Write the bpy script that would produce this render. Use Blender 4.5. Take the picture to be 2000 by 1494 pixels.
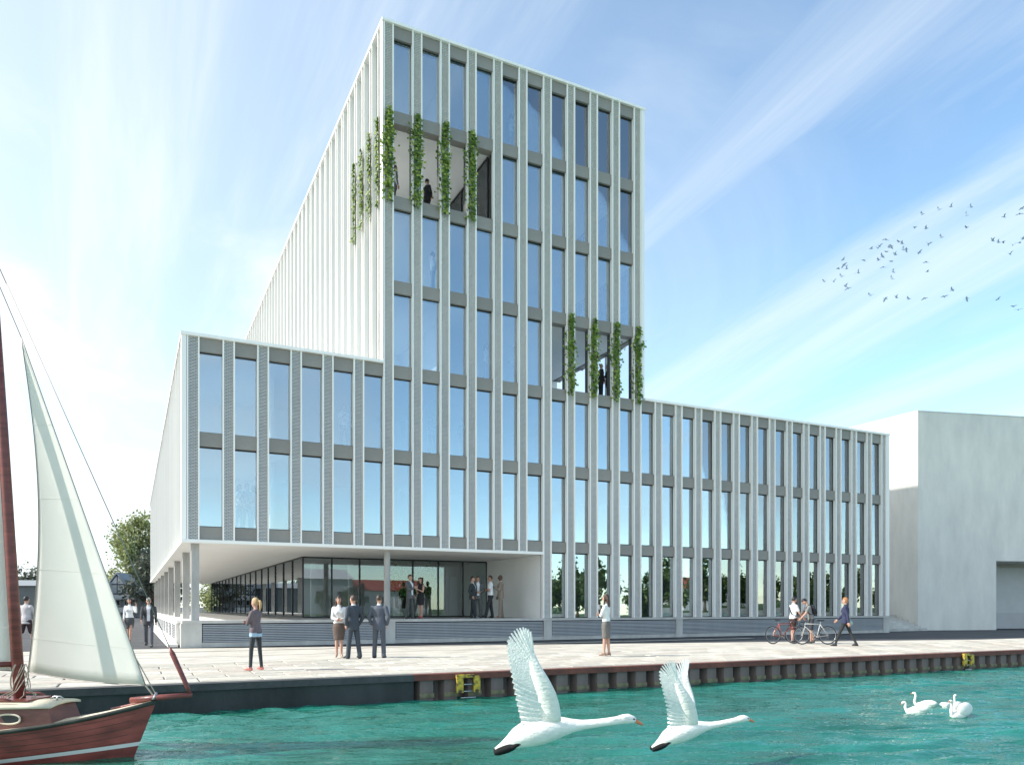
import bpy, math, random
import numpy as np
from mathutils import Vector, Matrix, Euler
from mathutils.bvhtree import BVHTree

for o in list(bpy.data.objects):
    bpy.data.objects.remove(o)
S = bpy.context.scene
COL = S.collection
R = math.radians
rnd = random.Random(7)

# ------------------------------------------------------------------ camera
AXIS = 26.24                                    # camera axis, degrees clockwise from +Y (+X runs along the front facade)
cam = bpy.data.cameras.new('camera')
camo = bpy.data.objects.new('camera', cam)
COL.objects.link(camo)
camo.location = (0, 0, 1.45)
camo.rotation_euler = (R(90), 0, R(-AXIS))
cam.sensor_width = 36
cam.lens = 27.16
cam.shift_y = 0.219
cam.clip_start = 0.1
cam.clip_end = 6000
S.camera = camo
S.render.resolution_x, S.render.resolution_y = 1024, 764

# ------------------------------------------------------------------ sun, sky, exposure
SUN_EL = R(35.0)
SUN_DIR = Vector((-math.cos(R(14)) * math.cos(SUN_EL), math.sin(R(14)) * math.cos(SUN_EL), math.sin(SUN_EL)))
sun = bpy.data.lights.new('sun', 'SUN')
sun.energy = 2.3
sun.angle = R(0.55)
sun.color = (1.0, 0.955, 0.89)
suno = bpy.data.objects.new('sun', sun)
COL.objects.link(suno)
suno.rotation_euler = (-SUN_DIR).to_track_quat('-Z', 'Y').to_euler()
suno.location = (-60, 30, 60)

W = bpy.data.worlds.new('World')
S.world = W
W.use_nodes = True
wn, wl = W.node_tree.nodes, W.node_tree.links
wn.clear()


def wnode(t, **k):
    n = wn.new(t)
    for a, b in k.items():
        setattr(n, a, b)
    return n


def wmath(op, a, b=None, clamp=False):
    n = wnode('ShaderNodeMath', operation=op, use_clamp=clamp)
    for i, v in enumerate((a, b)):
        if v is None:
            continue
        if isinstance(v, (int, float)):
            n.inputs[i].default_value = v
        else:
            wl.new(v, n.inputs[i])
    return n.outputs[0]


sky = wnode('ShaderNodeTexSky', sky_type='NISHITA', sun_disc=False, sun_elevation=SUN_EL,
            sun_rotation=math.atan2(SUN_DIR.x, SUN_DIR.y), air_density=0.80, dust_density=0.15, ozone_density=0.3)
tc = wnode('ShaderNodeTexCoord')
sep = wnode('ShaderNodeSeparateXYZ')
wl.new(tc.outputs['Generated'], sep.inputs[0])
dx, dy, dz = sep.outputs
zz = wmath('ADD', wmath('MAXIMUM', dz, 0.0), 0.16)
px, py = wmath('DIVIDE', dx, zz), wmath('DIVIDE', dy, zz)


def wnoise(sx, sy, scale, detail, rough, off, dist=0.0):
    c = wnode('ShaderNodeCombineXYZ')
    wl.new(wmath('MULTIPLY', px, sx), c.inputs[0])
    wl.new(wmath('MULTIPLY', py, sy), c.inputs[1])
    c.inputs[2].default_value = off
    n = wnode('ShaderNodeTexNoise')
    n.inputs['Scale'].default_value = scale
    n.inputs['Detail'].default_value = detail
    n.inputs['Roughness'].default_value = rough
    n.inputs['Distortion'].default_value = dist
    wl.new(c.outputs[0], n.inputs['Vector'])
    return n.outputs[0]


def wramp(v, a, b):
    m = wnode('ShaderNodeMapRange', interpolation_type='SMOOTHSTEP')
    m.inputs['From Min'].default_value = a
    m.inputs['From Max'].default_value = b
    wl.new(v, m.inputs['Value'])
    return m.outputs[0]


streak = wramp(wnoise(2.3, 0.30, 1.0, 10, 0.60, 3.1, 0.7), 0.44, 0.80)      # cirrus drawn out along Y
patch = wramp(wnoise(0.5, 0.22, 1.0, 4, 0.5, 8.4), 0.34, 0.62)
puff = wramp(wnoise(0.75, 0.60, 1.0, 10, 0.55, 1.7, 0.5), 0.46, 0.66)
vs = wnode('ShaderNodeVectorMath', operation='DOT_PRODUCT')                  # thin bright haze round the sun's side
wl.new(tc.outputs['Generated'], vs.inputs[0])
vs.inputs[1].default_value = (SUN_DIR.x / math.cos(SUN_EL), SUN_DIR.y / math.cos(SUN_EL), 0.0)
glow = wramp(vs.outputs['Value'], -0.55, 0.60)
cl = wmath('MULTIPLY', streak, wmath('MULTIPLY', patch, 0.70))
cl = wmath('MAXIMUM', cl, wmath('MULTIPLY', puff, wmath('ADD', wmath('MULTIPLY', glow, 0.45), 0.34)))
cl = wmath('ADD', cl, wmath('MULTIPLY', glow, 0.62), True)
hz_ = wmath('POWER', wmath('SUBTRACT', 1.0, wmath('MAXIMUM', dz, 0.0)), 7.0)      # pale haze low over the horizon
cl = wmath('MAXIMUM', cl, wmath('MULTIPLY', hz_, 0.12))
cl = wmath('ADD', wmath('MULTIPLY', cl, 0.92), 0.02, True)
mix = wnode('ShaderNodeMix', data_type='RGBA')
wl.new(cl, mix.inputs['Factor'])
tint = wnode('ShaderNodeVectorMath', operation='MULTIPLY')
wl.new(sky.outputs[0], tint.inputs[0])
tint.inputs[1].default_value = (0.90, 1.03, 0.99)
wl.new(tint.outputs[0], mix.inputs['A'])
mix.inputs['B'].default_value = (3.35, 3.55, 3.62, 1)
bg = wnode('ShaderNodeBackground')
bg.inputs['Strength'].default_value = 0.125
wl.new(mix.outputs['Result'], bg.inputs['Color'])
wo = wnode('ShaderNodeOutputWorld')
wl.new(bg.outputs[0], wo.inputs['Surface'])

S.view_settings.view_transform = 'Standard'
S.view_settings.look = 'None'
S.view_settings.exposure = 1.45
S.view_settings.gamma = 1.0
S.view_settings.use_curve_mapping = False
S.render.engine = 'CYCLES'
S.cycles.max_bounces = 8
S.cycles.transparent_max_bounces = 16
S.cycles.sample_clamp_indirect = 8

# ------------------------------------------------------------------ materials
MATS = {}


def mat(name, col, rough=0.7, var=0.0, nscale=3.0, bump=0.0, bscale=40.0, metal=0.0, spec=0.5, stretch=(1, 1, 1), col2=None, ramp=(0.35, 0.68), detail=6, orand=0.0):
    """principled with a noise between two tones and a fine bump, in object space"""
    if name in MATS:
        return MATS[name]
    m = bpy.data.materials.new(name)
    m.use_nodes = True
    nt = m.node_tree
    b = nt.nodes['Principled BSDF']
    b.inputs['Roughness'].default_value = rough
    b.inputs['Metallic'].default_value = metal
    b.inputs['Specular IOR Level'].default_value = spec
    b.inputs['Base Color'].default_value = (*col, 1)
    if var or col2 or bump:
        t = nt.nodes.new('ShaderNodeTexCoord')
        mp = nt.nodes.new('ShaderNodeMapping')
        mp.inputs['Scale'].default_value = stretch
        nt.links.new(t.outputs['Object'], mp.inputs[0])
    if var or col2:
        n = nt.nodes.new('ShaderNodeTexNoise')
        n.inputs['Scale'].default_value = nscale
        n.inputs['Detail'].default_value = detail
        n.inputs['Roughness'].default_value = 0.62
        nt.links.new(mp.outputs[0], n.inputs['Vector'])
        r = nt.nodes.new('ShaderNodeValToRGB')
        r.color_ramp.elements[0].position, r.color_ramp.elements[1].position = ramp
        c0 = col2 or tuple(max(0, c * (1 - var)) for c in col)
        c1 = col if col2 else tuple(min(1, c * (1 + var)) for c in col)
        r.color_ramp.elements[0].color = (*c0, 1)
        r.color_ramp.elements[1].color = (*c1, 1)
        nt.links.new(n.outputs[0], r.inputs[0])
        if orand:                                # each piece a touch lighter or darker than the next
            oi = nt.nodes.new('ShaderNodeObjectInfo')
            mr = nt.nodes.new('ShaderNodeMapRange')
            mr.inputs['To Min'].default_value = 1 - orand
            mr.inputs['To Max'].default_value = 1 + orand * 0.5
            nt.links.new(oi.outputs['Random'], mr.inputs['Value'])
            hs_ = nt.nodes.new('ShaderNodeHueSaturation')
            nt.links.new(mr.outputs[0], hs_.inputs['Value'])
            nt.links.new(r.outputs[0], hs_.inputs['Color'])
            nt.links.new(hs_.outputs[0], b.inputs['Base Color'])
        else:
            nt.links.new(r.outputs[0], b.inputs['Base Color'])
    if bump:
        n2 = nt.nodes.new('ShaderNodeTexNoise')
        n2.inputs['Scale'].default_value = bscale
        n2.inputs['Detail'].default_value = 4
        nt.links.new(mp.outputs[0], n2.inputs['Vector'])
        bp = nt.nodes.new('ShaderNodeBump')
        bp.inputs['Strength'].default_value = bump
        bp.inputs['Distance'].default_value = 0.02
        nt.links.new(n2.outputs[0], bp.inputs['Height'])
        nt.links.new(bp.outputs[0], b.inputs['Normal'])
    MATS[name] = m
    return m


def glass_mat(name, tint, base, rough=0.0, wob=0.0):
    m = bpy.data.materials.new(name)
    m.use_nodes = True
    nt = m.node_tree
    nt.nodes.clear()
    N = nt.nodes.new
    tr, gl, mx, fr, ad, out = (N('ShaderNodeBsdfTransparent'), N('ShaderNodeBsdfGlossy'), N('ShaderNodeMixShader'),
                               N('ShaderNodeFresnel'), N('ShaderNodeMath'), N('ShaderNodeOutputMaterial'))
    tr.inputs[0].default_value = (*tint, 1)
    gl.inputs['Color'].default_value = (0.90, 0.96, 1.0, 1)
    gl.inputs['Roughness'].default_value = rough
    fr.inputs['IOR'].default_value = 1.5
    ad.operation = 'ADD'
    ad.use_clamp = True
    ad.inputs[1].default_value = base
    nt.links.new(fr.outputs[0], ad.inputs[0])
    nt.links.new(ad.outputs[0], mx.inputs[0])
    nt.links.new(tr.outputs[0], mx.inputs[1])
    nt.links.new(gl.outputs[0], mx.inputs[2])
    nt.links.new(mx.outputs[0], out.inputs['Surface'])
    if wob:
        t = N('ShaderNodeTexCoord')
        n = N('ShaderNodeTexNoise')
        n.inputs['Scale'].default_value = 0.9
        bp = N('ShaderNodeBump')
        bp.inputs['Strength'].default_value = wob
        bp.inputs['Distance'].default_value = 0.05
        nt.links.new(t.outputs['Object'], n.inputs['Vector'])
        nt.links.new(n.outputs[0], bp.inputs['Height'])
        nt.links.new(bp.outputs[0], gl.inputs['Normal'])
    MATS[name] = m
    return m


def leaf_mat(name, c1, c2, c3):
    m = bpy.data.materials.new(name)
    m.use_nodes = True
    nt = m.node_tree
    b = nt.nodes['Principled BSDF']
    out = nt.nodes['Material Output']
    g = nt.nodes.new('ShaderNodeNewGeometry')
    r = nt.nodes.new('ShaderNodeValToRGB')
    r.color_ramp.elements[0].color = (*c1, 1)
    r.color_ramp.elements[1].color = (*c3, 1)
    e = r.color_ramp.elements.new(0.55)
    e.color = (*c2, 1)
    nt.links.new(g.outputs['Random Per Island'], r.inputs[0])
    nt.links.new(r.outputs[0], b.inputs['Base Color'])
    b.inputs['Roughness'].default_value = 0.55
    tl = nt.nodes.new('ShaderNodeBsdfTranslucent')
    nt.links.new(r.outputs[0], tl.inputs[0])
    mx = nt.nodes.new('ShaderNodeMixShader')
    mx.inputs[0].default_value = 0.35
    nt.links.new(b.outputs[0], mx.inputs[1])
    nt.links.new(tl.outputs[0], mx.inputs[2])
    nt.links.new(mx.outputs[0], out.inputs['Surface'])
    MATS[name] = m
    return m


def mesh_panel_mat():
    m = bpy.data.materials.new('expanded_metal')
    m.use_nodes = True
    nt = m.node_tree
    b = nt.nodes['Principled BSDF']
    t = nt.nodes.new('ShaderNodeTexCoord')
    s = nt.nodes.new('ShaderNodeSeparateXYZ')
    nt.links.new(t.outputs['Object'], s.inputs[0])
    a = nt.nodes.new('ShaderNodeMath')
    nt.links.new(s.outputs[0], a.inputs[0])
    nt.links.new(s.outputs[1], a.inputs[1])
    c = nt.nodes.new('ShaderNodeCombineXYZ')
    nt.links.new(a.outputs[0], c.inputs[0])
    nt.links.new(s.outputs[2], c.inputs[1])
    br = nt.nodes.new('ShaderNodeTexBrick')
    br.offset = 0.5
    br.inputs['Color1'].default_value = (0.80, 0.78, 0.74, 1)
    br.inputs['Color2'].default_value = (0.70, 0.68, 0.65, 1)
    br.inputs['Mortar'].default_value = (0.16, 0.16, 0.16, 1)
    br.inputs['Scale'].default_value = 1.0
    br.inputs['Brick Width'].default_value = 0.15
    br.inputs['Row Height'].default_value = 0.0525
    br.inputs['Mortar Size'].default_value = 0.0080
    br.inputs['Mortar Smooth'].default_value = 0.3
    nt.links.new(c.outputs[0], br.inputs['Vector'])
    nt.links.new(br.outputs[0], b.inputs['Base Color'])
    b.inputs['Roughness'].default_value = 0.5
    MATS['expanded_metal'] = m
    return m


M_WHITE = mat('white_fin', (0.93, 0.905, 0.86), 0.45, 0.045, 0.7, stretch=(4, 4, 0.25), orand=0.05)
M_PANEL = mesh_panel_mat()
M_CORE = mat('dark_reveal', (0.075, 0.075, 0.075), 0.5, 0.15, 2)
M_SPAND = mat('spandrel_grey', (0.27, 0.252, 0.228), 0.55, 0.08, 1.4, orand=0.10)
M_FRAME = mat('black_frame', (0.018, 0.019, 0.021), 0.4)
M_GLASS = glass_mat('facade_glass', (0.86, 0.91, 0.92), 0.25, wob=0.008)
M_LGLASS = glass_mat('lobby_glass', (0.90, 0.93, 0.93), 0.06, wob=0.006)
M_INT = mat('interior_paint', (0.84, 0.84, 0.83), 0.8, 0.03, 1.0)
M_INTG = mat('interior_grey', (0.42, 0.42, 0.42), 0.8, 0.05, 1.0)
M_SOFF = mat('soffit_white', (0.90, 0.88, 0.83), 0.7, 0.02, 0.5)
M_CONC = mat('concrete', (0.52, 0.50, 0.465), 0.85, 0.16, 1.3, 0.25, 30, stretch=(1, 1, 0.6))
M_CONCD = mat('concrete_column', (0.40, 0.395, 0.38), 0.85, 0.16, 2.0, 0.25, 40, stretch=(1.5, 1.5, 0.5))
M_NCON = mat('neighbour_concrete', (0.78, 0.755, 0.70), 0.9, 0.0, 0.8, 0.5, 9, stretch=(1.3, 1.3, 0.42), col2=(0.65, 0.635, 0.595), detail=15, ramp=(0.33, 0.66))
M_SLAT = mat('louvre_metal', (0.50, 0.51, 0.52), 0.45, 0.06, 2, orand=0.08)
M_DARK = mat('dark_void', (0.02, 0.02, 0.022), 0.9)
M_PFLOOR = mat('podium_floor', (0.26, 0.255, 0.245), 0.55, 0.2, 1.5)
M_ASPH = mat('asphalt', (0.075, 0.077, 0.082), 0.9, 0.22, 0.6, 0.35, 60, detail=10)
M_PAVE = mat('quay_concrete', (0.58, 0.535, 0.455), 0.85, 0.20, 0.9, 0.3, 30, detail=10)
M_SLAB = [mat('quay_stone_%d' % i, c, 0.85, 0.20, 3.0, 0.5, 22, detail=9) for i, c in
          enumerate(((0.56, 0.515, 0.43), (0.48, 0.445, 0.375), (0.60, 0.555, 0.475), (0.52, 0.46, 0.385)))]
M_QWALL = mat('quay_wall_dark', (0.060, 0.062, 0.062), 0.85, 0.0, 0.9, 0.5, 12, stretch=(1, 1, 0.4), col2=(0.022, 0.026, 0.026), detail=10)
M_PILE = mat('pile_steel', (0.225, 0.165, 0.150), 0.8, 0.0, 1.6, 0.4, 14, stretch=(1, 1, 0.3), col2=(0.11, 0.088, 0.084), detail=9)
M_RUST = mat('rusty_cap', (0.225, 0.075, 0.050), 0.8, 0.0, 2.2, 0.4, 18, col2=(0.115, 0.045, 0.035), detail=9)
M_ALGA = mat('algae_ledge', (0.26, 0.22, 0.13), 0.8, 0.0, 3.0, 0.4, 20, col2=(0.06, 0.07, 0.04), detail=8)
M_YEL = mat('yellow_paint', (0.66, 0.46, 0.05), 0.6, 0.0, 8.0, 0.3, 30, col2=(0.08, 0.055, 0.03), ramp=(0.42, 0.56), detail=8)
M_RAIL = mat('rail_steel', (0.05, 0.045, 0.04), 0.6, 0.3, 3)
M_STEEL = mat('bare_steel', (0.45, 0.45, 0.46), 0.35, metal=0.9)
M_LEAF = leaf_mat('tree_leaf', (0.035, 0.075, 0.018), (0.085, 0.15, 0.035), (0.22, 0.27, 0.085))
M_PLEAF = leaf_mat('pale_tree_leaf', (0.16, 0.20, 0.07), (0.30, 0.34, 0.13), (0.48, 0.49, 0.27))
M_VLEAF = leaf_mat('vine_leaf', (0.035, 0.075, 0.012), (0.18, 0.30, 0.04), (0.46, 0.52, 0.13))
M_GLEAF = leaf_mat('far_tree_leaf', (0.055, 0.070, 0.050), (0.095, 0.11, 0.085), (0.15, 0.17, 0.12))
M_BARK = mat('bark', (0.13, 0.10, 0.075), 0.9, 0.3, 6, 0.6, 20)
M_GRASS = mat('grass', (0.075, 0.13, 0.03), 0.9, 0.3, 0.4, 0.5, 20)

# ------------------------------------------------------------------ mesh helpers


def mesh_from(name, v, f, mats=(), smooth=False, mi=None):
    me = bpy.data.meshes.new(name)
    me.from_pydata([tuple(p) for p in v], [], f)
    for m in mats:
        me.materials.append(m)
    if smooth:
        me.polygons.foreach_set('use_smooth', [True] * len(me.polygons))
    if mi is not None:
        me.polygons.foreach_set('material_index', mi)
    me.update()
    return me


class MB:
    """collects shapes for ONE mesh"""

    def __init__(s):
        s.v, s.f, s.mi = [], [], []

    def add(s, v, f, mi=0):
        o = len(s.v)
        s.v += [tuple(p) for p in v]
        s.f += [tuple(i + o for i in q) for q in f]
        s.mi += [mi] * len(f)
        return s

    def box(s, x0, x1, y0, y1, z0, z1, mi=0):
        v = [(x0, y0, z0), (x1, y0, z0), (x1, y1, z0), (x0, y1, z0), (x0, y0, z1), (x1, y0, z1), (x1, y1, z1), (x0, y1, z1)]
        f = [(0, 3, 2, 1), (4, 5, 6, 7), (0, 1, 5, 4), (1, 2, 6, 5), (2, 3, 7, 6), (3, 0, 4, 7)]
        return s.add(v, f, mi)

    def tube(s, pts, r, n=8, mi=0, cap=True):
        v, f = tube(pts, r, n, cap)
        return s.add(v, f, mi)

    def ell(s, c, r, n=12, m=8, mi=0, rot=None):
        v, f = ellipsoid(c, r, n, m, rot)
        return s.add(v, f, mi)

    def mesh(s, name, mats, smooth=False):
        return mesh_from(name, s.v, s.f, mats, smooth, s.mi)


def frame_for(d):
    d = Vector(d).normalized()
    a = Vector((0, 0, 1)) if abs(d.z) < 0.9 else Vector((0, 1, 0))
    u = d.cross(a).normalized()
    return u, d.cross(u).normalized()


def tube(pts, r, n=8, cap=True):
    pts = [Vector(p) for p in pts]
    rs = [r] * len(pts) if isinstance(r, (int, float)) else list(r)
    v, f = [], []
    for i, p in enumerate(pts):
        d = (pts[min(i + 1, len(pts) - 1)] - pts[max(i - 1, 0)])
        if d.length < 1e-9:
            d = Vector((0, 0, 1))
        if i == 0:
            u, w = frame_for(d)
        else:
            dn = d.normalized()
            u = (u - dn * u.dot(dn)).normalized()
            w = dn.cross(u).normalized()
        for k in range(n):
            a = 2 * math.pi * k / n
            v.append(p + (u * math.cos(a) + w * math.sin(a)) * rs[i])
    for i in range(len(pts) - 1):
        for k in range(n):
            f.append((i * n + k, i * n + (k + 1) % n, (i + 1) * n + (k + 1) % n, (i + 1) * n + k))
    if cap:
        f.append(tuple(range(n - 1, -1, -1)))
        f.append(tuple((len(pts) - 1) * n + k for k in range(n)))
    return v, f


def ellipsoid(c, r, n=12, m=8, rot=None):
    v, f = [], []
    c = Vector(c)
    for i in range(1, m):
        t = math.pi * i / m
        for k in range(n):
            a = 2 * math.pi * k / n
            p = Vector((r[0] * math.sin(t) * math.cos(a), r[1] * math.sin(t) * math.sin(a), r[2] * math.cos(t)))
            v.append(c + (rot @ p if rot else p))
    top, bot = Vector((0, 0, r[2])), Vector((0, 0, -r[2]))
    v.append(c + (rot @ top if rot else top))
    v.append(c + (rot @ bot if rot else bot))
    for i in range(m - 2):
        for k in range(n):
            f.append((i * n + k, (i + 1) * n + k, (i + 1) * n + (k + 1) % n, i * n + (k + 1) % n))
    T, B = len(v) - 2, len(v) - 1
    for k in range(n):
        f.append((T, k, (k + 1) % n))
        f.append((B, (m - 2) * n + (k + 1) % n, (m - 2) * n + k))
    return v, f


def capsule(p0, r0, p1, r1, n=10):
    p0, p1 = Vector(p0), Vector(p1)
    d = (p1 - p0).normalized()
    pts, rs = [], []
    for a in (80, 50, 20):
        pts.append(p0 - d * r0 * math.sin(R(a)))
        rs.append(r0 * math.cos(R(a)))
    pts += [p0, p1]
    rs += [r0, r1]
    for a in (20, 50, 80):
        pts.append(p1 + d * r1 * math.sin(R(a)))
        rs.append(r1 * math.cos(R(a)))
    return tube(pts, rs, n)


def loft(rings, n=16):
    """rings of (x, y, z, rx, ry), closed at both ends"""
    v, f = [], []
    for (x, y, z, rx, ry) in rings:
        for k in range(n):
            a = 2 * math.pi * k / n
            v.append((x + rx * math.cos(a), y + ry * math.sin(a), z))
    for i in range(len(rings) - 1):
        for k in range(n):
            f.append((i * n + k, i * n + (k + 1) % n, (i + 1) * n + (k + 1) % n, (i + 1) * n + k))
    f.append(tuple(range(n - 1, -1, -1)))
    f.append(tuple((len(rings) - 1) * n + k for k in range(n)))
    return v, f


def wloc(o):
    p = Vector(o.location)
    while o.parent:
        o = o.parent
        p += Vector(o.location)
    return p


def obj(name, me, parent=None, loc=(0, 0, 0), world=False, rot=None):
    o = bpy.data.objects.new(name, me)
    COL.objects.link(o)
    o.location = loc
    if rot:
        o.rotation_euler = rot
    if parent:
        o.parent = parent
        if world:
            o.location = Vector(loc) - wloc(parent)
    return o


def tag(o, label, cat, group=None):
    o['label'] = label
    o['category'] = cat
    if group:
        o['group'] = group
    return o


def struct(o, kind='structure', label=None):
    o['kind'] = kind
    if label:
        o['label'] = label
    return o


BOXC = {}


def boxmesh(sx, sy, sz, m):
    """box with its origin at the bottom centre, shared between alike pieces"""
    k = (round(sx, 4), round(sy, 4), round(sz, 4), m.name)
    if k not in BOXC:
        BOXC[k] = MB().box(-sx / 2, sx / 2, -sy / 2, sy / 2, 0, sz).mesh('box', [m])
    return BOXC[k]


def bx(name, x0, x1, y0, y1, z0, z1, m, parent):
    """box part given by world extents"""
    return obj(name, boxmesh(x1 - x0, y1 - y0, z1 - z0, m), parent, ((x0 + x1) / 2, (y0 + y1) / 2, z0), True)


def bxl(name, x0, x1, y0, y1, z0, z1, m, parent):
    """large box whose material runs in its own space from the low corner"""
    return obj(name, MB().box(0, x1 - x0, 0, y1 - y0, 0, z1 - z0).mesh(name, [m]), parent, (x0, y0, z0), True)


def copy_tree(o, parent=None):
    c = o.copy()
    COL.objects.link(c)
    c.parent = parent
    for ch in list(o.children):
        copy_tree(ch, c)
    return c


def sheet(name, poly, z, m):
    return obj(name, mesh_from(name, [(x, y, 0) for x, y in poly], [tuple(range(len(poly)))], [m]), None, (0, 0, z))


# ------------------------------------------------------------------ ground, quay, water
QY = 15.7                                       # quay edge
WZ = -0.56                                      # water level
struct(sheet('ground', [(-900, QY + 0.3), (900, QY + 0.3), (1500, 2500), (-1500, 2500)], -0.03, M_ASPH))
struct(sheet('quay_pavement', [(-60, QY + 0.3), (58.5, QY + 0.3), (1.4, 29.66), (-60, 29.9)], -0.012, M_PAVE))  # light paving stops at the building's shadow edge, so dark asphalt deepens that shade
quay = struct(bxl('quay_apron', -60, 90, QY + 0.02, QY + 0.42, -0.10, 0.0, M_PAVE, None))
paving = struct(obj('quay_paving', mesh_from('paving_bed', [(-7, QY + 0.44, 0), (37, QY + 0.44, 0), (37, 21.22, 0), (-7, 21.22, 0)], [(0, 1, 2, 3)],
                                            [mat('joint_sand', (0.16, 0.15, 0.13), 0.95, 0.25, 6)]), None, (0, 0, -0.006)))
rows = 7
rw = (21.2 - QY - 0.45) / rows
stone_meshes = []
for i in range(12):
    r2 = random.Random(100 + i)
    L, Wd = 1.2 * (0.968 + 0.012 * r2.random()), rw * 0.955
    b = 0.012
    v = []
    for (zz_, e) in ((-0.04, 0), (0.0, 0), (0.010, b)):
        for (sx, sy) in ((-1, -1), (1, -1), (1, 1), (-1, 1)):
            v.append((sx * (L / 2 - e), sy * (Wd / 2 - e), zz_))
    f = []
    for a in (0, 4):
        for k in range(4):
            f.append((a + k, a + (k + 1) % 4, a + 4 + (k + 1) % 4, a + 4 + k))
    f.append((8, 9, 10, 11))
    stone_meshes.append(mesh_from('stone', v, f, [M_SLAB[i % 4]]))
for j in range(rows):
    for i in range(36):
        x = -6.6 + 1.2 * i + (0.6 if j % 2 else 0)
        s = obj('paving_stone', stone_meshes[rnd.randrange(12)], paving, (x, QY + 0.45 + rw * (j + 0.5), rnd.uniform(-0.004, 0.006) + 0.004))
        s.rotation_euler = (rnd.uniform(-0.003, 0.003), rnd.uniform(-0.002, 0.002), math.pi if rnd.random() < 0.5 else 0)
for y, lab in ((21.30, 'near'), (27.15, 'far')):
    o = struct(bxl('crane_rail', -60, 26 if y > 25 else 60, y, y + 0.07, -0.03, -0.007, M_RAIL, None))
    o2 = struct(bxl('rail_kerb', -60, 26 if y > 25 else 60, y + 0.075, y + 0.42, -0.03, -0.004, M_PAVE, None))
for y in (24.3,):
    struct(bxl('slab_joint', -60, 14, y, y + 0.03, -0.03, -0.008, M_RAIL, None))

# quay wall: plain concrete to the left, steel sheet piles under a rusty cap to the right
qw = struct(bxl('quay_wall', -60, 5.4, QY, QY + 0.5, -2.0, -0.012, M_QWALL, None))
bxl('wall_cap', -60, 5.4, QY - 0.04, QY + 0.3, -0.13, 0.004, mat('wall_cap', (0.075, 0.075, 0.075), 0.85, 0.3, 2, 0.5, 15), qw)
pw = struct(bxl('pile_wall', 5.4, 90, QY + 0.28, QY + 0.5, -2.0, -0.012, M_PILE, None))
bxl('cap_beam', 5.4, 90, QY - 0.03, QY + 0.27, -0.125, 0.005, M_RUST, pw)
pitch = 0.56
pv = [(-0.28, 0.26), (-0.21, 0.26), (-0.15, 0.02), (0.15, 0.02), (0.21, 0.26), (0.28, 0.26)]
v, f = [], []
for (x, y) in pv:
    v += [(x, y, -1.8), (x, y, -0.126)]
for i in range(5):
    f.append((2 * i, 2 * i + 2, 2 * i + 3, 2 * i + 1))
pile_me = mesh_from('pile', v, f, [M_PILE])
led_me = MB().box(-0.165, 0.165, -0.012, 0.018, -0.20, -0.10).mesh('ledge', [M_ALGA])
for i in range(64):
    x = 5.7 + pitch * i
    p = obj('sheet_pile', pile_me, pw, (x, QY, 0), True)
    obj('ledge', led_me, p, (0, 0, -0.30 + rnd.uniform(-0.01, 0.01)))


def ladder(x, label, w=0.56):
    root = bpy.data.objects.new('quay_ladder', None)
    COL.objects.link(root)
    root.location = (x, QY - 0.10, WZ)
    tag(root, label, 'ladder', 'yellow ladders on the quay wall')
    for sx in (-1, 1):
        obj('post', MB().box(-0.075, 0.075, -0.035, 0.035, 0.14, 0.50).mesh('post', [M_YEL]), root, (sx * (w / 2 - 0.08), 0, 0))
        obj('bracket', MB().box(-0.03, 0.03, 0.035, 0.11, 0.2, 0.26).box(-0.03, 0.03, 0.035, 0.11, 0.42, 0.47).mesh('bracket', [M_RAIL]), root, (sx * (w / 2 - 0.08), 0, 0))
    obj('top_plate', MB().box(-w / 2, w / 2 - 0.14, -0.045, 0.05, 0.47, 0.535).mesh('top_plate', [M_YEL]), root)
    for z in (0.03, 0.17, 0.32):
        v, f = tube([(-w / 2 + 0.1, 0, z), (w / 2 - 0.1, 0, z)], 0.016, 8)
        obj('rung', mesh_from('rung', v, f, [M_STEEL], True), root)


ladder(6.62, 'yellow ladder on the quay wall behind the largest flying swan')
ladder(23.85, 'small yellow ladder on the quay wall far right above the swimming swans', 0.50)


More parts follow.
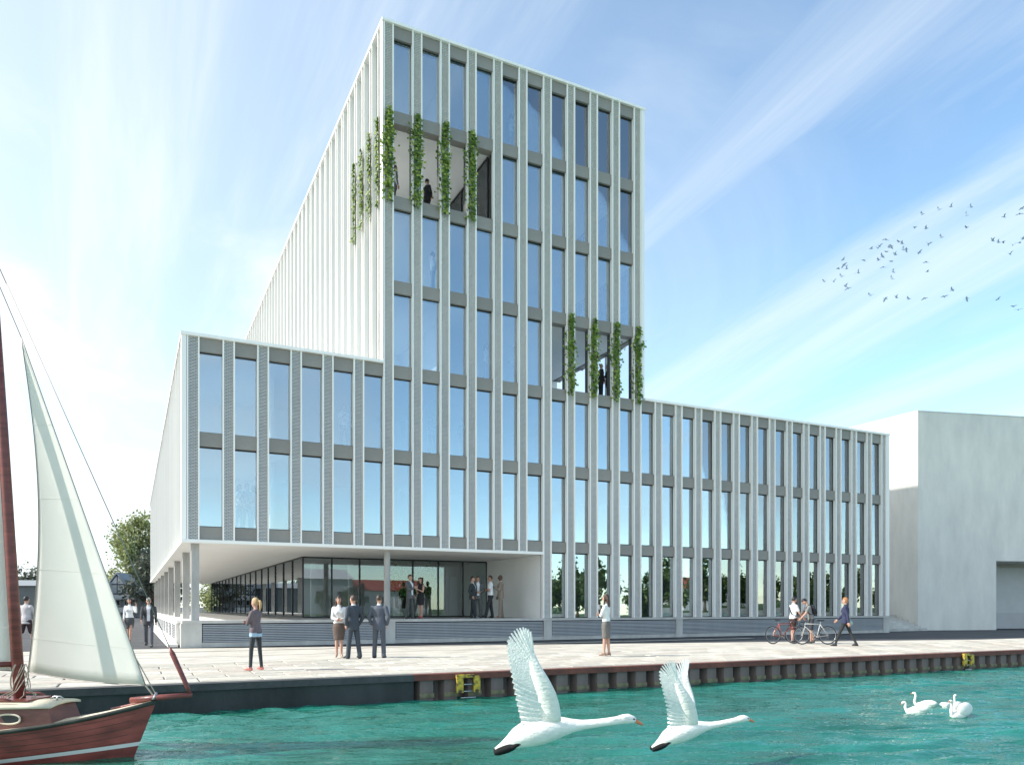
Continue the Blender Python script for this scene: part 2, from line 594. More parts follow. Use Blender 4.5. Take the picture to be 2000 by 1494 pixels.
def water_mesh():
    def axis(lo, d0, d1, hi, step, grow=1.25):
        c = list(np.arange(d0, d1 + 1e-6, step))
        s, x = step, d0
        while x > lo:
            s *= grow
            x -= s
            c.insert(0, x)
        s, x = step, d1
        while x < hi:
            s *= grow
            x += s
            c.append(x)
        return np.array(c)
    xs = axis(-400, -8, 30, 400, 0.075)
    ys = axis(-39, 5.5, QY + 0.2, QY + 0.2, 0.042)
    ys = ys[ys < QY + 0.3]
    X, Y = np.meshgrid(xs, ys)
    Z = np.zeros_like(X)
    rg = np.random.RandomState(5)
    for i in range(54):
        lam = 0.20 * (4.5 ** rg.rand())
        th = math.radians(rg.normal(70, 9))
        k = 2 * math.pi / lam
        ph = rg.rand() * 6.28
        amp = 0.0105 * lam
        a = k * (X * math.cos(th) + Y * math.sin(th)) + ph + 0.8 * np.sin(X * rg.uniform(.2, .7) + Y * rg.uniform(.2, .7) + ph)
        Z += amp * (np.sin(a) + 0.35 * np.sin(2 * a + 1.2))
    mod = 0.72 + 0.5 * np.sin(X * 0.33 + 1.0) * np.sin(Y * 0.5 + X * 0.12)
    fade = np.clip((X + 14) / 6, 0, 1) * np.clip((36 - X) / 6, 0, 1) * np.clip((Y - 2) / 3.0, 0, 1)
    Z *= mod * fade
    n, m = X.shape
    V = np.stack([X, Y, Z], -1).reshape(-1, 3)
    idx = np.arange(n * m).reshape(n, m)
    F = np.stack([idx[:-1, :-1], idx[:-1, 1:], idx[1:, 1:], idx[1:, :-1]], -1).reshape(-1, 4)
    me = bpy.data.meshes.new('water')
    me.vertices.add(len(V))
    me.vertices.foreach_set('co', V.astype(np.float32).ravel())
    me.loops.add(F.size)
    me.loops.foreach_set('vertex_index', F.astype(np.int32).ravel())
    me.polygons.add(len(F))
    me.polygons.foreach_set('loop_start', np.arange(0, F.size, 4, dtype=np.int32))
    me.polygons.foreach_set('use_smooth', np.ones(len(F), dtype=bool))
    me.update(calc_edges=True)
    return me


mw = bpy.data.materials.new('water')
mw.use_nodes = True
nt = mw.node_tree
b = nt.nodes['Principled BSDF']
b.inputs['Roughness'].default_value = 0.03
b.inputs['IOR'].default_value = 2.2
b.inputs['Specular Tint'].default_value = (0.66, 1.0, 0.94, 1)
t = nt.nodes.new('ShaderNodeTexCoord')
mp = nt.nodes.new('ShaderNodeMapping')
mp.inputs['Scale'].default_value = (0.5, 0.9, 1)
nt.links.new(t.outputs['Object'], mp.inputs[0])
n = nt.nodes.new('ShaderNodeTexNoise')
n.inputs['Scale'].default_value = 0.8
n.inputs['Detail'].default_value = 5
nt.links.new(mp.outputs[0], n.inputs['Vector'])
r = nt.nodes.new('ShaderNodeValToRGB')
r.color_ramp.elements[0].position, r.color_ramp.elements[1].position = 0.35, 0.70
r.color_ramp.elements[0].color = (0.008, 0.100, 0.060, 1)
r.color_ramp.elements[1].color = (0.016, 0.205, 0.155, 1)
nt.links.new(n.outputs[0], r.inputs[0])
nt.links.new(r.outputs[0], b.inputs['Base Color'])
mp2 = nt.nodes.new('ShaderNodeMapping')
mp3 = nt.nodes.new('ShaderNodeMapping')
mp3.inputs['Rotation'].default_value = (0, 0, R(24))
nt.links.new(t.outputs['Object'], mp3.inputs[0])
mp2.inputs['Scale'].default_value = (0.55, 2.2, 1)
nt.links.new(mp3.outputs[0], mp2.inputs[0])
n2 = nt.nodes.new('ShaderNodeTexNoise')
n2.inputs['Scale'].default_value = 3.4
n2.inputs['Detail'].default_value = 4
n2.inputs['Roughness'].default_value = 0.6
nt.links.new(mp2.outputs[0], n2.inputs['Vector'])
bp = nt.nodes.new('ShaderNodeBump')
bp.inputs['Strength'].default_value = 1.0
bp.inputs['Distance'].default_value = 0.07
nt.links.new(n2.outputs[0], bp.inputs['Height'])
nt.links.new(bp.outputs[0], b.inputs['Normal'])
wm = water_mesh()
wm.materials.append(mw)
struct(obj('water', wm, None, (0, 0, WZ)))

# ------------------------------------------------------------------ the office building
YF, XL = 29.70, 1.60                            # fin tips of the front and of the left side
GX_ = 7.0
P, X0 = 1.2, 1.98                               # bay and first pier
PODZ, Z1, ZB, FH, GH = 0.96, 3.86, 4.33, 3.39, 2.89
TXL, TXR, XR = 8.93, 21.56, 38.40               # tower left, tower right, end of the right wing
YB = 81.0
ZLOW, ZTOP = 11.11, 24.67
xk = lambda k: X0 + P * k
bld = bpy.data.objects.new('office_building', None)
COL.objects.link(bld)
bld.location = (XL, YF, 0)
tag(bld, 'white finned office block with a tall tower between two low wings on a louvred plinth', 'office building')

saw_cache = {}


def saw_panel(h, w=0.315):
    """expanded metal facing: rows of slanted strands"""
    k = round(h, 3)
    if k not in saw_cache:
        v, f = [], []
        n = int(h / 0.0525)
        st = h / n
        for i in range(n):
            z = i * st
            o = len(v)
            v += [(-w / 2, -0.016, z), (w / 2, -0.016, z), (-w / 2, 0.012, z + st), (w / 2, 0.012, z + st)]
            f.append((o, o + 1, o + 3, o + 2))
            if i:
                f.append((o - 2, o - 1, o + 1, o))
        saw_cache[k] = mesh_from('mesh_panel', v, f, [M_PANEL])
    return saw_cache[k]


def pier(x, y, z0, z1, face):
    """face: 'F' to the front (-Y), 'L' to the left (-X), 'R' to the right (+X); x, y on the fin-tip plane"""
    h = z1 - z0
    rz = {'F': 0, 'L': -math.pi / 2, 'R': math.pi / 2}[face]
    core = MB().box(-0.175, 0.175, 0.105, 0.50, 0, h).mesh('pier', [M_CORE]) if ('core', round(h, 3)) not in BOXC else BOXC[('core', round(h, 3))]
    BOXC[('core', round(h, 3))] = core
    p = obj('pier', core, bld, (x, y, z0), True)
    p.rotation_euler = (0, 0, rz)
    obj('mesh_panel', saw_panel(h), p, (0, 0.085, 0))
    kf = ('fin', round(h, 3))
    if kf not in BOXC:
        BOXC[kf] = MB().box(-0.026, 0.026, 0, 0.20, 0, h).mesh('fin', [M_WHITE])
    for s in (-1, 1):
        obj('fin', BOXC[kf], p, (s * 0.185, 0, 0))
    return p


def window(x, z, h, y=YF + 0.235, w=0.848, mt=None):
    k = ('win', round(h, 3), round(w, 3))
    if k not in BOXC:
        t_ = 0.035
        BOXC[k] = MB().box(-w / 2, -w / 2 + t_, -0.03, 0.03, 0, h).box(w / 2 - t_, w / 2, -0.03, 0.03, 0, h) \
            .box(-w / 2 + t_, w / 2 - t_, -0.03, 0.03, h - t_ * 1.4, h).box(-w / 2 + t_, w / 2 - t_, -0.03, 0.03, 0, t_).mesh('window', [M_FRAME])
        BOXC[('pane',) + k] = MB().box(-w / 2 + t_, w / 2 - t_, -0.006, 0.006, t_, h - t_ * 1.4).mesh('pane', [mt or M_GLASS])
    o = obj('window', BOXC[k], bld, (x, y, z), True)
    pn = obj('pane', BOXC[('pane',) + k], o)
    pn.rotation_euler = (rnd.uniform(-0.008, 0.008), 0, rnd.uniform(-0.010, 0.010))
    return o


SP_W = P - 0.352
LOG1 = (4, {6, 7, 8, 9})                        # open loggias: floor, bays
LOG2 = (2, {12, 13, 14, 15})
for k in range(31):
    pier(xk(k), YF, Z1 if k < 12 else PODZ + 0.004, ZLOW if (k < 6 or k > 16) else ZTOP, 'F')
for k in range(30):
    xm = xk(k) + P / 2
    top = 5 if 6 <= k < 16 else 1
    for i in range(-1, top + 1):                # spandrel strips: foot of floor 0 upwards
        zt = ZB + FH * i + GH
        if i == -1:
            zt = ZB - 0.5 + 0.03
        o = bx('spandrel', xm - SP_W / 2, xm + SP_W / 2, YF + 0.085, YF + 0.50, zt, (ZB + FH * (i + 1)) if i < top or top == 5 else ZLOW, M_SPAND, bld)
        if i >= 0 and not (i == LOG1[0] and k in LOG1[1]) and not (i == LOG2[0] and k in LOG2[1]):
            window(xm, ZB + FH * i, GH)
    if k >= 12:
        window(xm, PODZ + 0.004, ZB - 0.47 - PODZ - 0.004)

# cornices
bxl('cornice', XL - 0.03, TXL + 0.03, YF - 0.035, YB, ZLOW, ZLOW + 0.11, M_WHITE, bld)
bxl('cornice', TXR + 0.02, XR + 0.03, YF - 0.035, 70, ZLOW, ZLOW + 0.11, M_WHITE, bld)
bxl('cornice', TXL - 0.03, TXR + 0.03, YF - 0.038, YB + 0.01, ZTOP, ZTOP + 0.11, M_WHITE, bld)
# corner posts beside the first fins
bx('corner_post', XL, xk(0) - 0.225, YF + 0.004, YF + 0.30, Z1, ZLOW, M_WHITE, bld)
bx('corner_post', TXL, xk(6) - 0.225, YF + 0.004, YF + 0.30, ZLOW + 0.131, ZTOP, M_WHITE, bld)
bx('corner_post', xk(16) + 0.225, TXR, YF + 0.004, YF + 0.30, ZLOW + 0.131, ZTOP, M_WHITE, bld)
bx('corner_post', xk(30) + 0.225, XR, YF + 0.004, YF + 0.50, PODZ + 0.004, ZLOW, M_WHITE, bld)
# piers down the left side of the low wing and of the tower, and the first ones on the tower's right
for j in range(42):
    y = YF + 0.52 + P * j
    pier(XL, y, Z1, ZLOW, 'L')
    pier(TXL, y, ZLOW + 0.131, ZTOP, 'L')
    if j:
        bx('window', XL + 0.40, XL + 0.44, y - P + 0.2, y - 0.2, Z1, ZLOW, M_GLASS, bld)
        if j > 4:
            bx('window', TXL + 0.40, TXL + 0.44, y - P + 0.2, y - 0.2, ZLOW + 0.131, ZTOP, M_GLASS, bld)
        else:
            bx('window', TXL + 0.40, TXL + 0.44, y - P + 0.2, y - 0.2, ZLOW + 0.131, ZB + FH * 4 - 0.5, M_GLASS, bld)
            bx('window', TXL + 0.40, TXL + 0.44, y - P + 0.2, y - 0.2, ZB + FH * 5 - 0.5, ZTOP, M_GLASS, bld)
for j in range(7):
    y = YF + 0.52 + P * j
    pier(TXR, y, ZB + FH * 3 - 0.5, ZTOP, 'R')
    if j == 2:                                    # slim posts at the open end of the lower loggia
        bx('loggia_post', TXR - 0.20, TXR, y - 0.16, y - 0.10, ZLOW + 0.131, ZB + FH * 3 - 0.502, M_WHITE, bld)
        bx('loggia_post', TXR - 0.20, TXR, y + 0.10, y + 0.16, ZLOW + 0.131, ZB + FH * 3 - 0.502, M_WHITE, bld)
    if j:
        for i in (3, 4, 5):
            bx('window', TXR - 0.44, TXR - 0.40, y - P + 0.2, y - 0.2, ZB + FH * i, ZB + FH * i + GH, M_GLASS, bld)
            bx('spandrel', TXR - 0.46, TXR - 0.15, y - P + 0.19, y - 0.19, ZB + FH * i - 0.5, ZB + FH * i, M_SPAND, bld)
bxl('side_wall', TXR - 0.4, TXR - 0.05, YF + 8.2, YB, ZLOW + 0.131, ZTOP, M_WHITE, bld)
bxl('side_wall', XR - 0.4, XR - 0.02, YF + 0.51, 70, PODZ, ZLOW, M_WHITE, bld)
# floors, ceilings and rooms behind the glass
for i in range(7):
    z = ZB + FH * i
    if i <= 2:
        bxl('floor_slab', XL + 0.5, TXL + 0.499, YF + 0.52, YB - 0.5, z - 0.47, z, M_INT, bld)
        bxl('floor_slab', TXR - 0.499, XR - 0.41, YF + 0.52, 69.9, z - 0.47, z, M_INT, bld)
    y1 = YB - 0.5
    bxl('floor_slab', TXL + 0.5, TXR - 0.5, YF + 0.52, y1, z - 0.47, z, M_INT, bld)
for i in range(6):
    z = ZB + FH * i
    d = 7.5 if i != 4 else 6.5
    bxl('room_wall', (XL if i < 2 else TXL) + 0.6, (XR if i < 2 else TXR) - (0.6 if i != 2 else 2.6), YF + d, YF + d + 0.2, z, z + GH + 0.03, M_INT, bld)
    for xw in ([5.0, 12.1] if i < 2 else [12.1]) + ([27.0, 33.0] if i < 2 else []):
        if i == 4 and xw < 14:
            continue
        bx('partition', xw, xw + 0.12, YF + 2.2, YF + d - 0.002, z, z + GH + 0.02, M_INT, bld)
bxl('rear_wall', XL + 0.5, XR - 0.5, 80.2, 80.5, Z1, ZLOW, M_WHITE, bld)
bxl('rear_wall', GX_ + 0.2, XR - 0.5, 80.2, 80.5, 0.0, Z1 - 0.002, M_WHITE, bld)
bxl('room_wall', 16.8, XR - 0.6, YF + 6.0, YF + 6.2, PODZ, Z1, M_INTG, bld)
# loggias
lx = xk(10) - 0.22
for (y0, y1) in ((YF + 0.55, YF + 6.4),):
    f1 = ZB + FH * 4
    g1 = bx('loggia_glazing', lx - 0.01, lx + 0.01, y0, y1, f1 + 0.06, f1 + GH - 0.06, M_LGLASS, bld)
    for z in (f1 + 0.002, f1 + GH - 0.08):
        bx('glazing_rail', lx - 0.04, lx + 0.04, y0, y1, z, z + 0.07, M_FRAME, bld)
    for q in range(5):
        yy = y0 + (y1 - y0) * q / 4
        bx('mullion', lx - 0.045, lx + 0.045, yy - 0.03, yy + 0.03, f1 + 0.073, f1 + GH - 0.082, M_FRAME, bld)
f2 = ZB + FH * 2
for xm in [xk(12) + 0.3 + 1.1 * q for q in range(3)]:
    bx('mullion', xm - 0.03, xm + 0.03, YF + 4.97, YF + 5.05, f2 + 0.073, f2 + GH - 0.082, M_FRAME, bld)
bx('loggia_glazing', xk(12), TXR - 2.6, YF + 5.0, YF + 5.02, f2 + 0.06, f2 + GH - 0.06, M_LGLASS, bld)
for z in (f2 + 0.002, f2 + GH - 0.08):
    bx('glazing_rail', xk(12), TXR - 2.6, YF + 4.96, YF + 5.06, z, z + 0.07, M_FRAME, bld)
bx('loggia_wall', xk(12) - 0.06, xk(12) + 0.06, YF + 0.55, YF + 7.4, f2, f2 + GH, M_INT, bld)
for (a, b_, zf) in ((TXL + 0.55, lx - 0.06, f1), (xk(12) + 0.1, TXR - 0.3, f2)):
    bx('floor_edge', a, b_, YF + 0.505, YF + 0.53, zf + 0.001, zf + 0.07, M_FRAME, bld)

# soffit, podium, plinth
bxl('soffit', XL, xk(12) - 0.222, YF - 0.03, YB, 3.74, Z1 - 0.003, M_SOFF, bld)
bxl('podium', XL + 0.05, XR - 0.02, YF + 0.10, YB, 0.0, PODZ - 0.10, M_CONC, bld)
bxl('podium_edge', XL + 0.02, XR, YF - 0.015, YF + 1.0, PODZ - 0.10, PODZ, M_CONC, bld)
bxl('podium_edge', XL - 0.10, XL + 1.6, YF + 1.003, YB, PODZ - 0.10, PODZ, M_SOFF, bld)
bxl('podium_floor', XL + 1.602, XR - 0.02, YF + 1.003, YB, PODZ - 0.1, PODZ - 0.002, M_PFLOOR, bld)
bxl('base_strip', XL + 0.04, XR, YF + 0.03, YF + 0.098, 0.0, 0.17, M_CONC, bld)
blocks = [(XL - 0.02, 2.27), (9.0, 9.46), (16.2, 16.6), (23.42, 23.80), (37.92, XR)]
for (a, c) in blocks:
    bx('plinth_block', a, c, YF, YF + 0.6, 0, PODZ - 0.103, M_CONC, bld)
NSL = 10
for q in range(4):
    a, c = blocks[q][1], blocks[q + 1][0]
    gr = bxl('louvre_backing', a, c, YF + 0.085, YF + 0.097, 0.172, PODZ - 0.103, M_DARK, bld)
    for s in range(NSL):
        z = 0.205 + s * 0.0645
        key = ('slat', q)
        if key not in BOXC:
            hw = (c - a) / 2 - 0.03
            BOXC[key] = mesh_from('louvre_slat', [(-hw, -0.030, -0.016), (hw, -0.030, -0.016), (hw, 0.018, 0.024), (-hw, 0.018, 0.024),
                                                  (-hw, -0.036, -0.010), (hw, -0.036, -0.010), (hw, 0.012, 0.030), (-hw, 0.012, 0.030)],
                                  [(0, 3, 2, 1), (4, 5, 6, 7), (0, 1, 5, 4), (1, 2, 6, 5), (2, 3, 7, 6), (3, 0, 4, 7)], [M_SLAT])
        obj('louvre_slat', BOXC[key], bld, ((a + c) / 2, YF + 0.045, z), True)
# side plinth with its grilles
bxl('side_plinth', XL - 0.08, XL + 0.046, YF + 2.2, YB, 0.0, PODZ - 0.103, M_SOFF, bld)
bx('plinth_recess', XL + 0.02, XL + 0.046, YF + 0.602, YF + 2.199, 0.0, PODZ - 0.103, M_CONCD, bld)
bxl('base_strip', XL - 0.42, XL - 0.081, YF + 0.7, YB, 0.0, 0.10, M_SOFF, bld)
gm = MB().box(-0.004, 0.004, 0, 2.3, 0, 0.56).mesh('grille_backing', [M_DARK])
sm = MB().box(-0.022, 0.0, 0, 2.3, 0, 0.03).mesh('grille_slat', [M_SLAT])
for j in range(9):
    y = YF + 3.0 + j * 3.2
    g = obj('side_grille', gm, bld, (XL - 0.086, y, 0.20), True)
    for s in range(8):
        obj('grille_slat', sm, g, (-0.004, 0, 0.02 + s * 0.067))
# columns
colm = MB().box(-0.135, 0.135, -0.15, 0.15, 0, 3.74 - PODZ - 0.002).mesh('column', [M_CONCD])
for y in (30.25, 35.4, 42.2, 49.2, 55.6, 62.0, 68.4, 74.8, 80.0):
    obj('column', colm, bld, (2.08, y, PODZ + 0.001), True)
colr = mesh_from('column', *tube([(0, 0, 0), (0, 0, 3.74 - PODZ - 0.002)], 0.125, 20), [M_CONCD])
obj('column', colr, bld, (9.28, 30.25, PODZ + 0.001), True)
# recessed lobby glazing
GX, GY = 7.0, 35.7
bxl('entrance_wall', xk(12) - 0.215, xk(12) + 0.0, YF + 0.302, GY + 6, PODZ + 0.002, 3.738, M_INT, bld)
npn = 7
gw = (xk(12) - 0.22 - GX) / npn
for q in range(npn + 1):
    bx('mullion', GX + gw * q - 0.035, GX + gw * q + 0.035, GY - 0.05, GY + 0.05, PODZ + 0.062, 3.678, M_FRAME, bld)
    if q < npn:
        bx('lobby_pane', GX + gw * q + 0.036, GX + gw * (q + 1) - 0.036, GY - 0.008, GY + 0.008, PODZ + 0.062, 3.678, M_LGLASS, bld)
bx('glazing_rail', GX - 0.035, xk(12) - 0.22, GY - 0.05, GY + 0.05, PODZ + 0.001, PODZ + 0.06, M_FRAME, bld)
bx('glazing_rail', GX - 0.035, xk(12) - 0.22, GY - 0.05, GY + 0.05, 3.68, 3.738, M_FRAME, bld)
for q in range(1, 19):
    y = GY + 2.46 * q
    bx('mullion', GX - 0.05, GX + 0.05, y - 0.035, y + 0.035, PODZ + 0.062, 3.678, M_FRAME, bld)
    bx('lobby_pane', GX - 0.008, GX + 0.008, y - 2.46 + 0.05, y - 0.036, PODZ + 0.062, 3.678, M_LGLASS, bld)
bx('glazing_rail', GX - 0.05, GX + 0.05, GY + 0.051, 80.1, PODZ + 0.001, PODZ + 0.06, M_FRAME, bld)
bx('glazing_rail', GX - 0.05, GX + 0.05, GY + 0.051, 80.1, 3.68, 3.738, M_FRAME, bld)
# lobby interior: grey core with doors, white screen walls
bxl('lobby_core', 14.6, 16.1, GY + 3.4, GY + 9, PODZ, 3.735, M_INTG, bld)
bx('lobby_door', 14.95, 15.35, GY + 3.34, GY + 3.398, PODZ + 0.002, 3.1, M_SLAT, bld)
bx('lobby_door', 15.5, 15.9, GY + 3.34, GY + 3.398, PODZ + 0.002, 3.1, M_SLAT, bld)
bxl('lobby_wall', 8.6, 14.4, GY + 10.0, GY + 10.2, PODZ, 3.735, M_INT, bld)
for q in range(4):
    bx('lobby_column', 8.4 + 2.0 * q, 8.65 + 2.0 * q, GY + 5.0, GY + 5.25, PODZ, 3.735, M_INT, bld)
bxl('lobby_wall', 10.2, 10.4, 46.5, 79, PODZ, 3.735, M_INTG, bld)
# steps up between the building and its neighbour
for s in range(6):
    bx('step', XR + 0.003, 43.46, 31.0 + 0.42 * s, 31.0 + 0.42 * (s + 1) if s < 5 else 40, 0.0, 0.16 * (s + 1) - 0.002, M_CONC, bld)

# ------------------------------------------------------------------ concrete neighbour
nb = bpy.data.objects.new('concrete_building', None)
COL.objects.link(nb)
A = Vector((43.5, 31.65))
D = Vector((0.967, -0.2548))
NRM = Vector((0.2548, 0.967))
nb.location = (A.x, A.y, 0)
tag(nb, 'plain windowless pale concrete hall at the right edge with a deep gateway', 'building')
NH = 13.5


def npoly(name, pts, z0, z1, m=M_NCON):
    """prism on world-plan points relative to the corner"""
    n_ = len(pts)
    v = [(p[0], p[1], z0) for p in pts] + [(p[0], p[1], z1) for p in pts]
    f = [tuple(range(n_ - 1, -1, -1)), tuple(range(n_, 2 * n_))] + [(i, (i + 1) % n_, n_ + (i + 1) % n_, n_ + i) for i in range(n_)]
    return obj(name, mesh_from(name, v, f, [m]), nb)


pt = lambda a, c: tuple(D * a + NRM * c)
c0 = Vector((0, 0))
npoly('wall', [(0, 0), pt(5.64, 0), pt(5.64, 3.0), (0.0, 1.6)], 0, NH)
npoly('wall', [(0, 1.602), pt(5.64, 3.002), pt(40, 3.0), (40, 50), (0, 50)], 0, NH - 0.003)
npoly('lintel', [pt(5.642, 0), pt(16, 0), pt(16, 2.998), pt(5.642, 2.998)], 4.35, NH)
npoly('wall', [pt(16.002, 0), pt(40, 0), pt(40, 2.998), pt(16.002, 2.998)], 0, NH)
npoly('gate', [pt(5.66, 2.6), pt(15.98, 2.6), pt(15.98, 2.99), pt(5.66, 2.99)], 0.0, 4.1, mat('gate_grey', (0.58, 0.58, 0.57), 0.7, 0.05, 1))
npoly('kick_strip', [pt(5.66, 2.57), pt(15.98, 2.57), pt(15.98, 2.598), pt(5.66, 2.598)], 0.0, 1.05, mat('kick_grey', (0.50, 0.50, 0.50), 0.7, 0.05, 1))
npoly('parapet_cap', [pt(-0.02, -0.03), pt(40, -0.03), pt(40, 0.4), pt(0.4, 0.4), (0.42, 50), (-0.02, 50)], NH + 0.002, NH + 0.06)

# ------------------------------------------------------------------ trees and plants


def leaf_cloud(centres, n, spread, size, seed, flat=0.0):
    rg = np.random.RandomState(seed)
    C = np.array(centres)
    idx = rg.randint(0, len(C), n)
    pos = C[idx, :3] + rg.normal(0, 1, (n, 3)) * (C[idx, 3:4] if C.shape[1] > 3 else spread)
    a = rg.normal(0, 1, (n, 3))
    a /= np.linalg.norm(a, axis=1)[:, None]
    b_ = np.cross(a, rg.normal(0, 1, (n, 3)))
    b_ /= np.linalg.norm(b_, axis=1)[:, None]
    s = size * rg.uniform(0.6, 1.3, (n, 1))
    V = np.stack([pos - a * s, pos + b_ * s * 0.55, pos + a * s, pos - b_ * s * 0.55], 1).reshape(-1, 3)
    F = [(4 * i, 4 * i + 1, 4 * i + 2, 4 * i + 3) for i in range(n)]
    return V, F


def tree_meshes(h, cr, seed, n, leaf, m, trunk_f=0.32, nclump=34, squash=1.0):
    rr = random.Random(seed)
    tb = MB()
    th = h * trunk_f
    tr = h * 0.018 + 0.04
    top = Vector((rr.uniform(-.2, .2), rr.uniform(-.2, .2), h * 0.80))
    tb.tube([(0, 0, -0.05), (0, 0, th * 0.5), (top.x * .3, top.y * .3, th), (top.x * .6, top.y * .6, h * 0.55), tuple(top)],
            [tr * 1.3, tr, tr * 0.85, tr * 0.5, tr * 0.15], 8)
    cl_ = []
    for i in range(nclump):
        while True:
            q = Vector((rr.uniform(-1, 1), rr.uniform(-1, 1), rr.uniform(-1, 1)))
            if 0.25 < q.length < 1:
                break
        zc = th + (h - th) * 0.5
        rz = (h - th) * 0.5 * squash
        p = Vector((q.x * cr, q.y * cr, zc + q.z * rz))
        p.x *= 1.0 - 0.25 * max(0, q.z)
        p.y *= 1.0 - 0.25 * max(0, q.z)
        cl_.append((p.x, p.y, p.z, cr * rr.uniform(0.10, 0.22)))
        if i % 2 == 0:
            s0 = Vector((top.x * .4, top.y * .4, th * rr.uniform(0.8, 1.5)))
            md = s0.lerp(p, 0.5) + Vector((0, 0, 0.12 * h * rr.uniform(0.2, 0.8)))
            tb.tube([tuple(s0), tuple(md), tuple(p)], [tr * 0.42, tr * 0.26, tr * 0.08], 6)
    V, F = leaf_cloud(cl_, n, 0, leaf, seed)
    return tb.mesh('trunk', [M_BARK], True), mesh_from('crown', V, F, [m])


def plant(name, me, loc, label, cat, group=None, rz=0.0, sc=1.0):
    root = bpy.data.objects.new(name, None)
    COL.objects.link(root)
    root.location = loc
    root.rotation_euler = (0, 0, rz)
    root.scale = (sc, sc, sc)
    tag(root, label, cat, group)
    obj('trunk', me[0], root)
    obj('crown', me[1], root)
    return root


plant('broadleaf_tree', tree_meshes(15.4, 4.3, 3, 9000, 0.26, M_PLEAF, 0.16, 60), (1.2, 131, 0), 'tall pale green leafy tree at the far end of the street beside the white building', 'tree')
plant('shrub', tree_meshes(4.6, 2.6, 8, 2600, 0.16, M_PLEAF, 0.08, 26), (8.4, 92, 0), 'bright green shrub seen under the overhang beyond the last columns', 'shrub')
far = tree_meshes(9, 3.6, 21, 2200, 0.32, M_GLEAF, 0.2, 34)
far2 = tree_meshes(7, 4.2, 22, 2200, 0.32, M_GLEAF, 0.12, 30)
plant('far_tree', far, (2.6, 118, 0), 'grey-green tree right of the half-timbered house', 'tree', 'grey-green trees behind the street', 0.4, 1.0)
plant('far_tree', far2, (5.5, 126, 0), 'low grey-green tree seen between the far columns', 'tree', 'grey-green trees behind the street', 1.4, 0.9)
plant('far_tree', far2, (-14.0, 140, 0), 'dark far tree behind the long grey shed', 'tree', 'grey-green trees behind the street', 2.2, 1.0)
plant('far_tree', far, (-4.6, 138, 0), 'grey-green tree left of the half-timbered house, mostly behind the sail', 'tree', 'grey-green trees behind the street', 3.0, 0.75)
plant('far_tree', far2, (15, 128, 0), 'low dark tree far behind the glazed lobby wing', 'tree', 'grey-green trees behind the street', 3.0, 0.9)
lob = tree_meshes(2.6, 0.75, 31, 900, 0.07, leaf_mat('lobby_leaf', (0.08, 0.22, 0.03), (0.20, 0.46, 0.08), (0.42, 0.62, 0.18)), 0.38, 18)
for i, (x, y, s, lab) in enumerate(((11.75, GY + 0.95, 1.0, 'bright green indoor tree behind the lobby glass, between the couple and the group'),
                                    (13.05, GY + 0.95, 0.97, 'slim green indoor tree behind the lobby glass nearest the group of four men'),
                                    (12.4, GY + 1.9, 0.95, 'green indoor tree furthest back behind the lobby glass'))):
    plant('indoor_tree', lob, (x, y, PODZ), lab, 'indoor tree', 'trees inside the lobby', i * 1.3, s)
    o = obj('tree_planter', mesh_from('tree_planter', *tube([(0, 0, 0), (0, 0, 0.03), (0, 0, 0.42), (0, 0, 0.40)], [0.17, 0.2, 0.25, 0.20], 16), [M_INT]), None, (x, y + 0.0, PODZ))
    tag(o, ['white round planter under the front indoor tree', 'white round planter under the slim indoor tree', 'white round planter under the rear indoor tree'][i], 'planter', 'planters in the lobby')


def vine(x, y, z0, z1, face, seed, label, n=420, w=0.24):
    """climber on one pier: stem plus leaves, thinning towards the foot"""
    rr = random.Random(seed)
    h = z1 - z0
    root = bpy.data.objects.new('climbing_vine', None)
    COL.objects.link(root)
    root.location = (x, y, z0)
    root.rotation_euler = (0, 0, {'F': 0, 'L': -math.pi / 2, 'R': math.pi / 2}[face])
    tag(root, label, 'vine', 'climbing vines on the loggia piers')
    pts = [(0.05 * math.sin(q * 1.7 + seed), 0.02 + 0.02 * math.cos(q), h * q / 14) for q in range(15)]
    obj('stem', mesh_from('stem', *tube(pts, 0.012, 5), [M_BARK], True), root)
    V, F = [], []
    for i in range(n):
        t_ = rr.random() ** 0.85
        z = h * t_
        env = w * (0.80 + 0.35 * math.sin(z * 3.1 + seed) * math.sin(z * 1.3 + 2 * seed)) * min(1, 0.35 + (1 - abs(2 * t_ - 1)) * 2.2)
        p = Vector((rr.gauss(-0.03, 0.50) * env, -0.02 - abs(rr.gauss(0, 0.06)), z))
        if rr.random() < 0.22 and t_ < 0.8:
            p.x -= 0.18
            p.y += 0.10
        s = rr.uniform(0.045, 0.10)
        a = Vector((rr.uniform(-.6, .6), rr.uniform(-.5, -.1), rr.uniform(-1, -.2))).normalized()
        c_ = a.cross(Vector((rr.uniform(-.4, .4), -1, rr.uniform(-.3, .3)))).normalized()
        o = len(V)
        mid = p + a * s * 0.7
        V += [p, mid + c_ * s * 0.75, p + a * s * 1.8, mid - c_ * s * 0.75]
        F.append((o, o + 1, o + 2, o + 3))
    obj('foliage', mesh_from('foliage', V, F, [M_VLEAF]), root)


